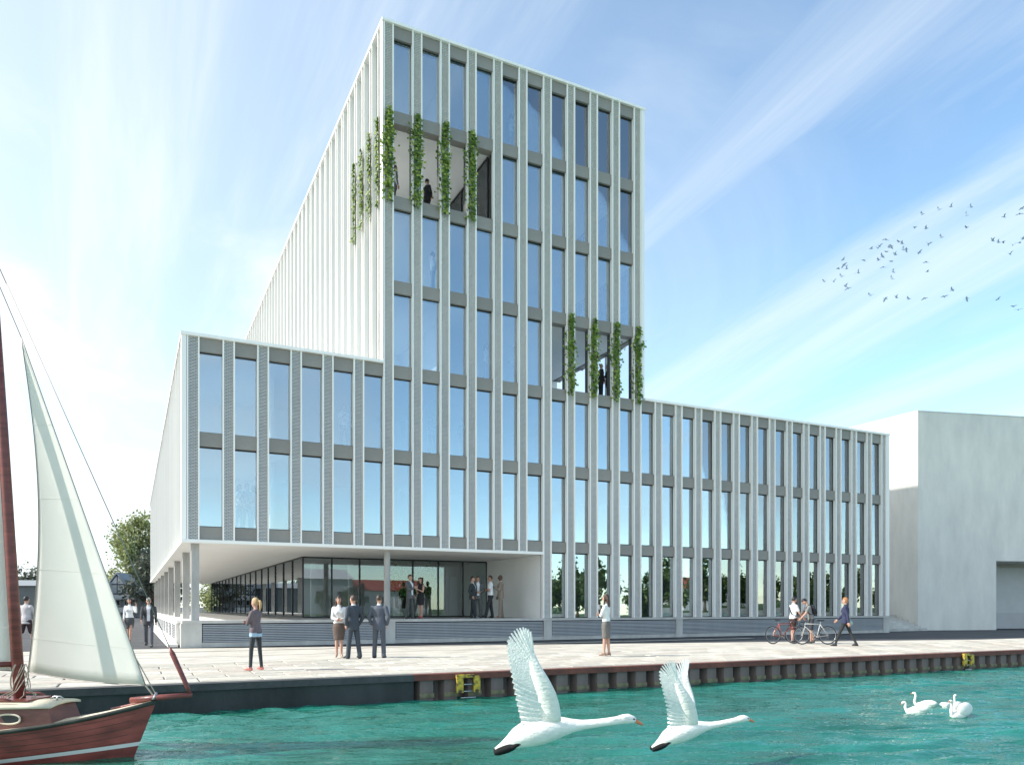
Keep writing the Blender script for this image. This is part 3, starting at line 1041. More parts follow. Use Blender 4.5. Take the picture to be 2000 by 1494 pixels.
vz = ZB + FH * 4
ordn = ('first', 'second', 'third', 'fourth')
for i, k in enumerate((6, 7, 8, 9)):
    vine(xk(k), YF, vz - 0.30, vz + 3.45, 'F', 10 + i, 'leafy green vine on the %s front pier of the upper loggia from the tower corner' % ordn[i], 520)
for j in range(4):
    vine(TXL - 0.0, YF + 0.52 + P * j, vz - 0.35, vz + 3.25, 'L', 20 + j, 'thin green vine on the %s sunlit side fin left of the tower corner' % ordn[j], 330, 0.17)
vz = ZB + FH * 2
for i, k in enumerate((13, 14, 15, 16)):
    vine(xk(k), YF, vz - 0.20, vz + 3.40, 'F', 40 + i, 'leafy green vine on the %s pier of the lower loggia, counted from the left' % ordn[i], 480)
vine(TXR, YF + 0.52 + P * 2, vz - 0.3, vz + 2.6, 'R', 50, 'pale vine at the back of the lower loggia seen between its last two piers', 300, 0.17)

# ------------------------------------------------------------------ street end: half-timbered house, shed
hs = bpy.data.objects.new('timbered_house', None)
COL.objects.link(hs)
hs.location = (-1.75, 121, 0)
hs.scale = (0.72, 0.72, 0.94)
hs.rotation_euler = (0, 0, R(-16))
tag(hs, 'half-timbered gabled house with dark beams and white balconies at the end of the street', 'house')
M_PLAS = mat('plaster', (0.62, 0.63, 0.65), 0.9, 0.06, 1)  # house colours are greyed to stand in for distance haze
M_BEAM = mat('timber_beam', (0.10, 0.105, 0.115), 0.8, 0.1, 3)
M_HGREY = mat('house_haze_grey', (0.28, 0.29, 0.30), 0.85, 0.12, 1.2)
M_HROOF = mat('house_roof', (0.32, 0.35, 0.38), 0.8, 0.2, 3)
M_TRIMW = mat('trim_white', (0.78, 0.78, 0.78), 0.6)
HW = 3.0
obj('wall', MB().box(-HW, HW + 1.6, 0, 9, 0, 3.4).mesh('wall', [M_HGREY]), hs)
obj('gable', mesh_from('gable', [(-HW, 0, 3.4), (HW, 0, 3.4), (0, 0, 6.4), (-HW, 0.3, 3.4), (HW, 0.3, 3.4), (0, 0.3, 6.4)],
                      [(0, 1, 2), (5, 4, 3), (0, 3, 4, 1), (1, 4, 5, 2), (2, 5, 3, 0)], [M_PLAS]), hs)
rv = [(-HW - .5, -.45, 2.9), (0, -.45, 6.45), (HW + .5, -.45, 2.9), (-HW - .5, 9, 2.9), (0, 9, 6.45), (HW + .5, 9, 2.9)]
rv2 = [(x, y, z + 0.22) for x, y, z in rv]
obj('roof', mesh_from('roof', rv + rv2, [(0, 1, 4, 3), (1, 2, 5, 4), (6, 9, 10, 7), (7, 10, 11, 8), (0, 6, 7, 1), (1, 7, 8, 2), (2, 8, 11, 5), (0, 3, 9, 6)], [M_HROOF]), hs)
for (a, c) in (((-HW, 3.5), (HW, 3.5)), ((-HW, 3.4), (0, 6.35)), ((HW, 3.4), (0, 6.35)), ((0, 3.4), (0, 6.3)), ((-1.5, 3.5), (-1.5, 4.9)), ((1.5, 3.5), (1.5, 4.9)),
               ((-0.75, 3.5), (-1.5, 4.6)), ((0.75, 3.5), (1.5, 4.6)), ((-1.5, 4.9), (1.5, 4.9))):
    obj('beam', mesh_from('beam', *tube([(a[0], -0.03, a[1]), (c[0], -0.03, c[1])], 0.09, 4), [M_BEAM]), hs)
for z in (2.75, 0.85):
    obj('balcony', MB().box(-HW - 0.1, HW + 0.3, -1.0, -0.9, z, z + 0.62).box(-HW - 0.1, HW + 0.3, -0.9, 0.0, z - 0.12, z).mesh('balcony', [M_TRIMW]), hs)
for x in (-1.8, 0, 1.8):
    w_ = obj('window', MB().box(-0.55, 0.55, -0.05, 0.0, 1.75, 2.6).mesh('window', [M_TRIMW]), hs, (x, 0, 0))
    obj('pane', MB().box(-0.47, 0.47, -0.08, -0.052, 1.82, 2.53).mesh('pane', [M_FRAME]), w_)
shed = bpy.data.objects.new('long_shed', None)
COL.objects.link(shed)
shed.location = (-13.5, 118, 0)
shed.rotation_euler = (0, 0, R(-20))
tag(shed, 'long low grey shed with a white roof edge behind the man in the striped shirt', 'shed')
obj('wall', MB().box(-14, 9, 0, 8, 0, 4.2).mesh('wall', [mat('shed_grey', (0.16, 0.175, 0.17), 0.85, 0.15, 0.5, stretch=(1, 1, .3))]), shed)
obj('roof', MB().box(-14.3, 9.3, -0.4, 8.4, 4.2, 4.9).mesh('roof', [M_TRIMW]), shed)

# ------------------------------------------------------------------ the far bank behind the viewer, which the glass mirrors
struct(sheet('far_bank', [(-400, -39), (400, -39), (400, -300), (-400, -300)], 0.2, M_GRASS))
struct(bxl('far_bank_wall', -400, 400, -39.5, -38.9, -2, 0.21, M_CONC, None))
bt = [tree_meshes(9.5, 3.8, 61, 1500, 0.42, M_LEAF, 0.2, 30), tree_meshes(7.0, 3.6, 62, 1500, 0.42, M_LEAF, 0.15, 26), tree_meshes(12.0, 3.2, 63, 1500, 0.42, M_LEAF, 0.18, 30)]
rr = random.Random(4)
for i, (x, y) in enumerate(((12, -52), (20, -56), (27, -50), (33, -58), (41, -52), (52, -55), (61, -50), (66, -53), (72, -58), (79, -51), (86, -56), (94, -50), (103, -55), (112, -52), (140, -57), (58, -60), (64, -61), (69, -47), (76, -60), (82, -48), (90, -61), (98, -58), (107, -60), (116, -58), (121, -52), (127, -56), (133, -51), (146, -52), (152, -56))):
    plant('bank_tree', bt[i % 3], (x, y, 0.2), 'dark green tree on the far bank mirrored in the ground-floor glass', 'tree', 'trees on the far bank', rr.uniform(0, 6), rr.uniform(0.7, 1.05) * (0.42 if x < 58 else 0.95))
M_REDR = mat('red_roof', (0.36, 0.07, 0.05), 0.8, 0.2, 2)


def bank_hall(x, y, w, d, h, rh, rm, label, wm=M_TRIMW):
    root = bpy.data.objects.new('bank_hall', None)
    COL.objects.link(root)
    root.location = (x, y, 0.2)
    tag(root, label, 'building', 'halls on the far bank')
    obj('wall', MB().box(-w / 2, w / 2, -d / 2, d / 2, 0, h).mesh('wall', [wm]), root)
    e = 0.4
    obj('roof', mesh_from('roof', [(-w / 2 - e, -d / 2 - e, h - .1), (w / 2 + e, -d / 2 - e, h - .1), (w / 2 + e, d / 2 + e, h - .1), (-w / 2 - e, d / 2 + e, h - .1), (-w / 2 - e, 0, h + rh), (w / 2 + e, 0, h + rh)],
                          [(0, 1, 5, 4), (2, 3, 4, 5), (1, 2, 5), (3, 0, 4), (0, 3, 2, 1)], [rm]), root)
    for q in range(int(w / 4)):
        xx = -w / 2 + 2 + 4 * q
        wd = obj('window', MB().box(-0.7, 0.7, 0, 0.06, 0, 1.2).mesh('window', [M_FRAME]), root, (xx, d / 2 + 0.002, h * 0.45))
        obj('sill', MB().box(-0.8, 0.8, 0.0, 0.12, -0.08, -0.002).mesh('sill', [M_TRIMW]), wd)


bank_hall(47, -84, 15, 12, 4.6, 2.2, M_REDR, 'white hall with a red roof mirrored in the lobby glass')
bank_hall(27, -78, 20, 14, 6.5, 2.0, M_TRIMW, 'white gabled hall mirrored at the left end of the lobby glass', mat('hall_grey', (0.45, 0.47, 0.5), 0.8))
bank_hall(118, -84, 18, 12, 5.0, 2.6, M_REDR, 'white house row with red roofs mirrored in the right wing glass')

# ------------------------------------------------------------------ flock of birds
BP = [(1060, 185), (1215, 140), (1320, 115), (1510, 118), (1465, 195), (1815, 210), (1980, 130), (1960, 180), (985, 300), (1090, 318), (1470, 308), (1235, 400), (715, 418), (840, 440), (868, 458),
      (575, 505), (640, 500), (655, 482), (745, 492), (765, 480), (715, 532), (880, 515), (905, 512), (1025, 540), (1108, 465), (805, 562), (680, 575), (650, 610), (505, 608), (762, 622), (315, 608),
      (325, 655), (268, 685), (350, 690), (692, 675), (785, 722), (775, 785), (460, 730), (310, 762), (143, 810), (230, 810), (340, 855), (362, 872), (1092, 628), (1100, 718), (578, 938), (710, 970),
      (815, 960), (930, 972), (1075, 965), (1255, 950), (1330, 888), (1468, 968), (1755, 975), (1895, 1040), (1945, 1072), (1710, 432), (1765, 447), (1808, 438), (1895, 472), (1955, 445), (1870, 555), (1990, 415)]
M_BIRD = mat('bird_grey', (0.24, 0.33, 0.41), 0.8)
bms = []
for (up, sw, fl) in ((0.9, 0.05, 1), (0.25, -0.05, 1), (-0.35, 0.0, 1), (1.25, 0.1, 0.9)):
    mb = MB()
    v, f = tube([(-0.20, 0, 0), (-0.12, 0, 0.005), (0.0, 0, 0), (0.10, 0, 0.015), (0.16, 0, 0.025), (0.20, 0, 0.02)], [0.03, 0.03, 0.055, 0.045, 0.032, 0.006], 8)
    mb.add(v, f)
    for s in (-1, 1):
        r_, tipl = 0.05, 0.36
        y1, z1 = s * (r_ + 0.17 * math.cos(up)), 0.02 + 0.17 * math.sin(up)
        y2, z2 = s * (r_ + tipl * math.cos(up * .8)), 0.02 + tipl * math.sin(up * .8)
        th = 0.006
        ring = [(0.07, s * 0.03, 0.02), (0.09 + sw, y1, z1), (-0.05 + sw, y2, z2), (-0.07 + sw, y1, z1), (-0.08, s * 0.03, 0.02)]
        v = [(x, y, z + th) for x, y, z in ring] + [(x, y, z - th) for x, y, z in ring]
        mb.add(v, [(0, 1, 2, 3, 4), (9, 8, 7, 6, 5)] + [(i, (i + 1) % 5, 5 + (i + 1) % 5, 5 + i) for i in range(5)])
    bms.append(mb.mesh('bird', [M_BIRD]))
rr = random.Random(11)
ca, sa = math.cos(R(AXIS)), math.sin(R(AXIS))
for i, (zx, zy) in enumerate(BP):
    pxx, pyy = 1580 + zx * 0.21, 380 + zy * 0.21
    d = rr.uniform(80, 95)
    l = (pxx - 1000) / 1509 * d
    o = obj('bird', bms[rr.randrange(4)], None, (sa * d + ca * l, ca * d - sa * l, 1.45 + (1185 - pyy) / 1509 * d))
    o.rotation_euler = (rr.uniform(-.5, .5), rr.uniform(-.3, .3), R(-AXIS + 180) + rr.uniform(-1.0, 1.0))
    o.scale = (1.15, 1.15, 1.15)
    tag(o, 'small grey bird flying in the flock in the right-hand sky', 'bird', 'flock of birds in the sky')

# ------------------------------------------------------------------ swans
M_SWAN = mat('swan_white', (0.84, 0.82, 0.76), 0.9, 0.07, 9, 0.6, 34, stretch=(0.5, 1, 1))
M_BILL = mat('swan_bill', (0.62, 0.22, 0.10), 0.5)
M_BLACK = mat('swan_black', (0.015, 0.015, 0.016), 0.85, spec=0.2)
M_FEATH = mat('swan_feather', (0.82, 0.82, 0.77), 0.85, 0.10, 22, 0.4, 60)


def lens(root_, tip, width, thick, nrm, n=6):
    """a feather: thin two-sided blade with a raised shaft"""
    a, c = Vector(root_), Vector(tip)
    d = c - a
    side = d.cross(nrm).normalized()
    v, f = [], []
    prof = [0.35, 0.85, 1.0, 1.0, 0.9, 0.55]
    for i in range(n):
        t_ = i / (n - 1)
        p = a + d * t_
        w_ = width * prof[i]
        v += [p - side * w_, p + nrm * thick * (1 - 0.6 * t_), p + side * w_, p - nrm * thick * 0.4]
    for i in range(n - 1):
        for k in range(4):
            f.append((4 * i + k, 4 * i + (k + 1) % 4, 4 * i + 4 + (k + 1) % 4, 4 * i + 4 + k))
    f.append((3, 2, 1, 0))
    e = 4 * (n - 1)
    f.append((e, e + 1, e + 2, e + 3))
    return v, f


def poly_at(pts, t_):
    x = t_ * (len(pts) - 1)
    i = min(int(x), len(pts) - 2)
    return Vector(pts[i]).lerp(Vector(pts[i + 1]), x - i)


def flying_swan(loc, rz, pitch_, label, lift=(1.36, 1.36), fwd=(0.0, 0.0), sc=1.0):
    prof = [(-.46, -.185, .012), (-.40, -.165, .035), (-.33, -.13, .062), (-.24, -.08, .105), (-.12, -.03, .138), (.0, .0, .143), (.12, .02, .122), (.22, .032, .092), (.31, .04, .066), (.40, .046, .050),
            (.52, .058, .043), (.64, .074, .040), (.74, .088, .040), (.80, .100, .047), (.85, .104, .050), (.90, .096, .038), (.925, .088, .027)]
    mb = MB()
    v, f = tube([(x, 0, z) for x, z, r_ in prof], [r_ for x, z, r_ in prof], 16)
    v = [Vector((p[0], p[1] * (1.0 if p[0] > .3 else 1.12), p[2])) for p in v]
    mb.add(v, f)
    root = obj('flying_swan', mb.mesh('flying_swan', [M_SWAN], True), None, loc)
    root.rotation_euler = (0, pitch_, rz)
    root.scale = (sc, sc, sc)
    tag(root, label, 'swan', 'two swans flying over the water')
    obj('bill', mesh_from('bill', *tube([(.915, 0, .086), (.955, 0, .068), (.985, 0, .052), (1.003, 0, .044)], [.024, .018, .015, .006], 8), [M_BILL], True), root)
    kb = MB().ell((.918, 0, .105), (.022, .018, .016), 10, 6)
    for s in (-1, 1):
        kb.ell((.893, s * .033, .104), (.026, .006, .010), 8, 6)
    obj('face_mask', kb.mesh('face_mask', [M_BLACK], True), root)
    for s in (-1, 1):
        leg = MB().tube([(-.17, s * .085, -.085), (-.24, s * .085, -.125), (-.30, s * .08, -.16)], [.026, .022, .022], 8)
        leg.add(*lens((-.25, s * .082, -.14), (-.47, s * .05, -.218), .040, .03, Vector((0, s, 0))))
        obj('foot', leg.mesh('foot', [M_BLACK], True), root)
    lead = [(.18, .10), (.165, .24), (.125, .38), (.055, .52), (-.02, .64), (-.08, .76), (-.135, .93)]
    trail = [(-.20, .06), (-.225, .17), (-.25, .28), (-.27, .39), (-.29, .50), (-.305, .60), (-.325, .70), (-.34, .80), (-.33, .89), (-.29, .955), (-.235, .995), (-.175, 1.005), (-.125, .985)]
    inner = [(.10, .09), (.085, .22), (.055, .34), (.015, .45), (-.03, .56), (-.07, .65), (-.10, .74)]
    for si, s in enumerate((-1, 1)):
        up, fw = lift[si], fwd[si]

        def to3(p):
            hgt = p[1] - 0.06
            bend = 0.05 * math.sin(min(1, hgt / 0.8) * math.pi)
            return Vector((p[0] + fw * hgt, s * (0.085 + hgt * math.cos(up) + bend), 0.06 + hgt * math.sin(up)))
        nrm = Vector((0, s * math.sin(up), -math.cos(up))).normalized()
        # arm and coverts: a cambered panel with thickness
        vv, ff = [], []
        NT = 14
        for i in range(NT):
            t_ = i / (NT - 1) * 0.9
            a, c = to3(poly_at([(*q, 0) for q in lead], t_ * 0.98)[:2]), to3(poly_at([(*q, 0) for q in trail[:8]], t_)[:2])
            fr_ = (0.50 - 0.10 * t_) if t_ < 0.6 else max(0.24, 0.44 - 0.7 * (t_ - 0.6))
            for (q, th) in ((0, .005), (0.06, .012), (0.22, .011), (fr_, .003), (fr_, -.003), (0.22, -.007), (0.06, -.007), (0, -.005)):
                vv.append(a.lerp(c, q) + nrm * th * (1.15 - 0.6 * t_))
        for i in range(NT - 1):
            for k in range(8):
                ff.append((8 * i + k, 8 * i + (k + 1) % 8, 8 * i + 8 + (k + 1) % 8, 8 * i + 8 + k))
        ff.append(tuple(range(7, -1, -1)))
        ff.append(tuple(8 * (NT - 1) + k for k in range(8)))
        wg = obj('wing', mesh_from('wing', vv, ff, [M_SWAN], True), root)
        fb = MB()
        NF = 24
        for i in range(NF):
            t_ = i / (NF - 1)
            r0 = poly_at([(*q, 0) for q in inner], t_)
            tip = poly_at([(*q, 0) for q in trail], t_)
            fb.add(*lens(to3(r0[:2]) + nrm * 0.001 * (i % 2), to3(tip[:2]) + nrm * 0.002 * (i % 3), 0.026 if t_ < 0.66 else 0.0135, 0.004, nrm))
        obj('flight_feathers', fb.mesh('flight_feathers', [M_FEATH], False), wg)
    return root


HEAD_R = R(-AXIS)                               # heading to the right across the view
flying_swan((3.62, 6.68, 0.245), HEAD_R + R(2), R(0), 'largest swan in flight over the water with one broad raised wing', (1.40, 1.50), (0, 0.0), 1.0)
flying_swan((6.12, 7.62, -0.08), HEAD_R + R(4), R(-4), 'smaller swan in flight just ahead, both raised wings visible', (1.42, 1.22), (0.0, 0.42), 0.90)


def swimming_swan(loc, rz, label, neck, sc=0.42, up=0.0):
    prof = [(-.52, .20, .012), (-.46, .18, .05), (-.36, .12, .12), (-.2, .08, .175), (0, .06, .195), (.18, .06, .17), (.30, .08, .12), (.36, .10, .07)]
    mb = MB()
    v, f = tube([(x, 0, z) for x, z, r_ in prof], [r_ for x, z, r_ in prof], 16)
    mb.add(v, f)
    mb.tube(neck[:-1], [.085, .065, .052, .046, .044, .044, .048, .05][:len(neck) - 1], 12)
    root = obj('swimming_swan', mb.mesh('swimming_swan', [M_SWAN], True), None, loc)
    root.rotation_euler = (0, 0, rz)
    root.scale = (sc, sc, sc)
    tag(root, label, 'swan', 'swans swimming on the water')
    h0, h1 = Vector(neck[-2]), Vector(neck[-1])
    dd = (h1 - h0)
    hd = MB().ell(tuple(h0.lerp(h1, 0.2)), (.062, .052, .05), 12, 8)
    obj('head', hd.mesh('head', [M_SWAN], True), root)
    obj('bill', mesh_from('bill', *tube([tuple(h0.lerp(h1, 0.42)), tuple(h0.lerp(h1, .8)), tuple(h1)], [.03, .022, .008], 8), [M_BILL], True), root)
    obj('face_mask', MB().ell(tuple(h0.lerp(h1, 0.45) + Vector((0, 0, .02))), (.026, .034, .022), 8, 6).mesh('face_mask', [M_BLACK], True), root)
    for s in (-1, 1):
        wv = MB()
        rot = Euler((0, R(8), R(-s * 6))).to_matrix()
        wv.ell((-.12 - up * .3, s * (.12 + up * .2), .17 + up), (.36, .075 + up * .3, .13 + up * 1.1), 16, 10, rot=rot)
        obj('wing', wv.mesh('wing', [M_FEATH], True), root)
    return root


UPN = [(.26, 0, .08), (.37, 0, .16), (.40, 0, .26), (.37, 0, .38), (.35, 0, .50), (.36, 0, .58), (.40, 0, .62), (.55, 0, .57)]
DNN = [(.26, 0, .08), (.37, 0, .15), (.40, 0, .24), (.38, 0, .33), (.38, 0, .40), (.42, 0, .45), (.47, 0, .44), (.56, 0, .33)]
swimming_swan((13.42, 9.82, WZ - 0.01), R(-AXIS + 172), 'swimming swan on the left of the group, neck tucked low', DNN, 0.46)
swimming_swan((14.35, 10.30, WZ - 0.01), R(-AXIS + 165), 'swimming swan at the back of the group behind the others', UPN, 0.46)
swimming_swan((14.62, 9.95, WZ - 0.01), R(-AXIS + 25), 'swimming swan at the back right, head turned to the right', UPN, 0.42)
swimming_swan((13.62, 9.10, WZ - 0.01), R(-AXIS + 205), 'nearest swimming swan with raised wings and upright neck', UPN, 0.50, 0.12)

# ------------------------------------------------------------------ the sailing boat
boat = bpy.data.objects.new('sailing_boat', None)
COL.objects.link(boat)
boat.location = (0.30, 11.34, WZ)
boat.rotation_euler = (0, 0, R(-AXIS))
tag(boat, 'maroon wooden sailing boat with cream sails at the left edge', 'boat')
mh = bpy.data.materials.new('hull_paint')
mh.use_nodes = True
nt = mh.node_tree
b = nt.nodes['Principled BSDF']
b.inputs['Roughness'].default_value = 0.38
t = nt.nodes.new('ShaderNodeTexCoord')
sp = nt.nodes.new('ShaderNodeSeparateXYZ')
nt.links.new(t.outputs['Object'], sp.inputs[0])
ml = nt.nodes.new('ShaderNodeMath')
ml.operation = 'MULTIPLY'
ml.inputs[1].default_value = -0.098
nt.links.new(sp.outputs[0], ml.inputs[0])
ad = nt.nodes.new('ShaderNodeMath')
nt.links.new(sp.outputs[2], ad.inputs[0])
nt.links.new(ml.outputs[0], ad.inputs[1])
nz = nt.nodes.new('ShaderNodeTexNoise')
nz.inputs['Scale'].default_value = 2.2
nz.inputs['Detail'].default_value = 9
mpp = nt.nodes.new('ShaderNodeMapping')
mpp.inputs['Scale'].default_value = (1, 1, 2.5)
nt.links.new(t.outputs['Object'], mpp.inputs[0])
nt.links.new(mpp.outputs[0], nz.inputs['Vector'])
r1 = nt.nodes.new('ShaderNodeValToRGB')
r1.color_ramp.elements[0].position, r1.color_ramp.elements[1].position = 0.30, 0.72
r1.color_ramp.elements[0].color = (0.12, 0.030, 0.026, 1)
r1.color_ramp.elements[1].color = (0.42, 0.090, 0.072, 1)
nt.links.new(nz.outputs[0], r1.inputs[0])
r2 = nt.nodes.new('ShaderNodeValToRGB')
r2.color_ramp.interpolation = 'CONSTANT'
r2.color_ramp.elements[0].color = (0, 0, 0, 1)
r2.color_ramp.elements[1].position = 0.185
r2.color_ramp.elements[1].color = (1, 1, 1, 1)
e = r2.color_ramp.elements.new(0.235)
e.color = (0, 0, 0, 1)
nt.links.new(ad.outputs[0], r2.inputs[0])
mxx = nt.nodes.new('ShaderNodeMix')
mxx.data_type = 'RGBA'
nt.links.new(r2.outputs[0], mxx.inputs['Factor'])
nt.links.new(r1.outputs[0], mxx.inputs['A'])
mxx.inputs['B'].default_value = (0.74, 0.70, 0.66, 1)
nt.links.new(mxx.outputs['Result'], b.inputs['Base Color'])
M_CREAM = mat('cream_deck', (0.70, 0.61, 0.46), 0.6, 0.12, 3, 0.2, 30)
M_MAHOG = mat('mahogany', (0.20, 0.050, 0.040), 0.35, 0.3, 2.5, 0.15, 30, stretch=(1, 1, 6))
M_CABIN = mat('cabin_brown', (0.18, 0.070, 0.055), 0.45, 0.25, 2.5, 0.15, 30, stretch=(1, 1, 4))
M_GUNW = mat('gunwale_dark', (0.035, 0.040, 0.030), 0.6, 0.4, 5)
M_SAIL = mat('sail_cloth', (0.90, 0.88, 0.83), 0.9, 0.05, 0.9, 0.15, 5)
nt = M_SAIL.node_tree                            # cloth lets light through
b = nt.nodes['Principled BSDF']
tl = nt.nodes.new('ShaderNodeBsdfTranslucent')
tl.inputs[0].default_value = (0.92, 0.89, 0.83, 1)
mx = nt.nodes.new('ShaderNodeMixShader')
mx.inputs[0].default_value = 0.55
nt.links.new(b.outputs[0], mx.inputs[1])
nt.links.new(tl.outputs[0], mx.inputs[2])
nt.links.new(mx.outputs[0], nt.nodes['Material Output'].inputs['Surface'])
M_ROPE = mat('rope', (0.42, 0.36, 0.28), 0.9, 0.3, 10)
M_WIRE = mat('stay_wire', (0.30, 0.28, 0.26), 0.5, metal=0.6)
LB = 5.2


def hull_pt(t_, v_):
    """t along the hull from the bow, v from the sheer (0) to the keel (1)"""
    bm = 0.74 * (math.sin(min(1, t_ * 1.55) * math.pi / 2) ** 0.80) * (1 - 0.30 * max(0, t_ - 0.6) / 0.4)
    zs = 0.36 + 0.40 * (1 - t_) ** 4.2 + 0.06 * max(0, t_ - 0.65)
    zk = -0.32
    z = zs + (zk - zs) * v_
    y = bm * (1 - v_ ** 2.3) ** 0.72 * (1 - 0.10 * v_)
    rake = -0.30 * (0.75 - z) / 0.75 * (1 - t_) ** 3
    return Vector((-LB * t_ + rake, y, z))


hv, hf = [], []
NT_, NV = 36, 14
for s in (1, -1):
    o0 = len(hv)
    for i in range(NT_ + 1):
        for j in range(NV + 1):
            p = hull_pt(i / NT_, j / NV)
            hv.append((p.x, p.y * s, p.z))
    for i in range(NT_):
        for j in range(NV):
            a = o0 + i * (NV + 1) + j
            q = (a, a + 1, a + NV + 2, a + NV + 1)
            hf.append(q if s < 0 else q[::-1])
tr_ = [NT_ * (NV + 1) + j for j in range(NV + 1)]
tr2 = [(NT_ + 1) * (NV + 1) + NT_ * (NV + 1) + j for j in range(NV + 1)]
hf.append(tuple(tr_ + tr2[::-1]))
obj('hull', mesh_from('hull', hv, hf, [mh], True), boat)
# plank seams
for j in range(1, 6):
    for s in (-1, 1):
        pts = [hull_pt(i / 30, j / 14 * 1.3) for i in range(1, 31)]
        obj('plank_seam', mesh_from('plank_seam', *tube([(p.x, s * (p.y + 0.0005), p.z) for p in pts], 0.0028, 4), [M_GUNW]), boat)
for s in (-1, 1):
    pts = [hull_pt(i / 30, 0) for i in range(31)]
    obj('gunwale', mesh_from('gunwale', *tube([(p.x, s * (p.y + 0.012), p.z - 0.01) for p in pts], 0.028, 8), [M_GUNW], True), boat)
    if s > 0:
        obj('bulwark', mesh_from('bulwark', *tube([(p.x, s * max(0, p.y - 0.02), p.z + 0.035) for p in pts[:5]], [0.022] * 5, 6), [M_MAHOG], True), boat)
dv, df = [], []
for i in range(NT_ + 1):
    p = hull_pt(i / NT_, 0)
    dv += [(p.x, p.y, p.z + 0.004), (p.x, 0, p.z + 0.03), (p.x, -p.y, p.z + 0.004)]
for i in range(NT_):
    df += [(3 * i, 3 * i + 1, 3 * i + 4, 3 * i + 3), (3 * i + 1, 3 * i + 2, 3 * i + 5, 3 * i + 4)]
obj('deck', mesh_from('deck', dv, df, [M_CREAM], True), boat)
# cabin
cw = lambda x: 0.46 - 0.12 * max(0, (x + 1.9) / 0.65)
cv, cf = [], []
xs_ = [-3.6, -2.8, -2.2, -1.8, -1.5, -1.26]
for x in xs_:
    w_ = cw(x)
    zb_, zt_ = 0.40, 0.71 + (0.02 if x < -1.4 else 0)
    cv += [(x + (0.10 if x == xs_[-1] else 0), -w_, zb_), (x, -w_ * 0.93, zt_), (x, w_ * 0.93, zt_), (x + (0.10 if x == xs_[-1] else 0), w_, zb_)]
for i in range(len(xs_) - 1):
    for k in range(3):
        cf.append((4 * i + k, 4 * i + 4 + k, 4 * i + 5 + k, 4 * i + 1 + k))
cf += [(0, 1, 2, 3), (23, 22, 21, 20)]
cab = obj('cabin', mesh_from('cabin', cv, cf, [M_CABIN]), boat)
rv, rf = [], []
for x in [-3.65, -2.8, -2.2, -1.8, -1.5, -1.20]:
    w_ = cw(x) * 0.97 + 0.03
    for q in range(9):
        a = -1 + q / 4
        rv.append((x, a * w_, 0.735 + 0.05 * (1 - a * a)))
    for q in range(9):
        a = 1 - q / 4
        rv.append((x, a * w_, 0.705 + 0.03 * (1 - a * a)))
for i in range(5):
    for k in range(18):
        rf.append((18 * i + k, 18 * i + (k + 1) % 18, 18 * i + 18 + (k + 1) % 18, 18 * i + 18 + k))
rf += [tuple(range(17, -1, -1)), tuple(90 + k for k in range(18))]
obj('cabin_roof', mesh_from('cabin_roof', rv, rf, [M_CREAM], True), cab)
obj('roof_panel', MB().box(-3.3, -1.55, -0.26, 0.26, 0.778, 0.80).mesh('roof_panel', [M_MAHOG]), cab)
for s in (-1, 1):
    yp = s * (cw(-1.72) * 0.972)
    pts = [(-1.70 + 0.15 * math.cos(a) * (1 if abs(math.cos(a)) > .2 else 1), yp + s * 0.004, 0.575 + 0.062 * math.copysign(abs(math.sin(a)) ** .7, math.sin(a))) for a in [2 * math.pi * q / 20 for q in range(21)]]
    fr_ = obj('porthole', mesh_from('porthole', *tube(pts, 0.013, 6), [M_CREAM], True), cab)
    obj('porthole_glass', mesh_from('porthole_glass', [(p[0], p[1] + s * 0.002, p[2]) for p in pts[:-1]], [tuple(range(20))], [M_FRAME]), fr_)
    obj('handrail', mesh_from('handrail', *tube([(-3.3, s * .38, .80), (-3.2, s * .38, .83), (-1.8, s * .36, .83), (-1.7, s * .36, .80)], 0.014, 6), [M_MAHOG], True), cab)
# spars, sails, rigging
MF, MT = Vector((-1.795, 0, 0.40)), Vector((-2.20, 0, 6.9))
mast_at = lambda z: MF + (MT - MF) * ((z - MF.z) / (MT.z - MF.z))
obj('mast', mesh_from('mast', *tube([tuple(MF), tuple(mast_at(2.5)), tuple(mast_at(4.5)), tuple(MT)], [0.072, 0.066, 0.058, 0.04], 12), [M_MAHOG], True), boat)
obj('boom', mesh_from('boom', *tube([(-1.88, 0.0, 1.25), (-3.1, -0.25, 1.23), (-4.45, -0.53, 1.25)], [0.035, 0.045, 0.03], 10), [M_MAHOG], True), boat)
obj('bowsprit', mesh_from('bowsprit', *tube([(-0.34, 0, 0.765), (0, 0, 0.80), (0.47, 0, 0.84)], [0.042, 0.042, 0.032], 10), [M_MAHOG], True), boat)
FS0, FS1 = Vector((0.457, 0, 0.85)), Vector((-2.17, 0, 6.70))
obj('forestay', mesh_from('forestay', *tube([tuple(FS0.lerp(FS1, 0.10)), tuple(FS1)], 0.0065, 6), [M_WIRE], True), boat)
obj('stay_cover', mesh_from('stay_cover', *tube([tuple(FS0), tuple(FS0.lerp(FS1, 0.02)), tuple(FS0.lerp(FS1, 0.092)), tuple(FS0.lerp(FS1, 0.108))], [0.02, 0.032, 0.036, 0.008], 8), [M_MAHOG], True), boat)


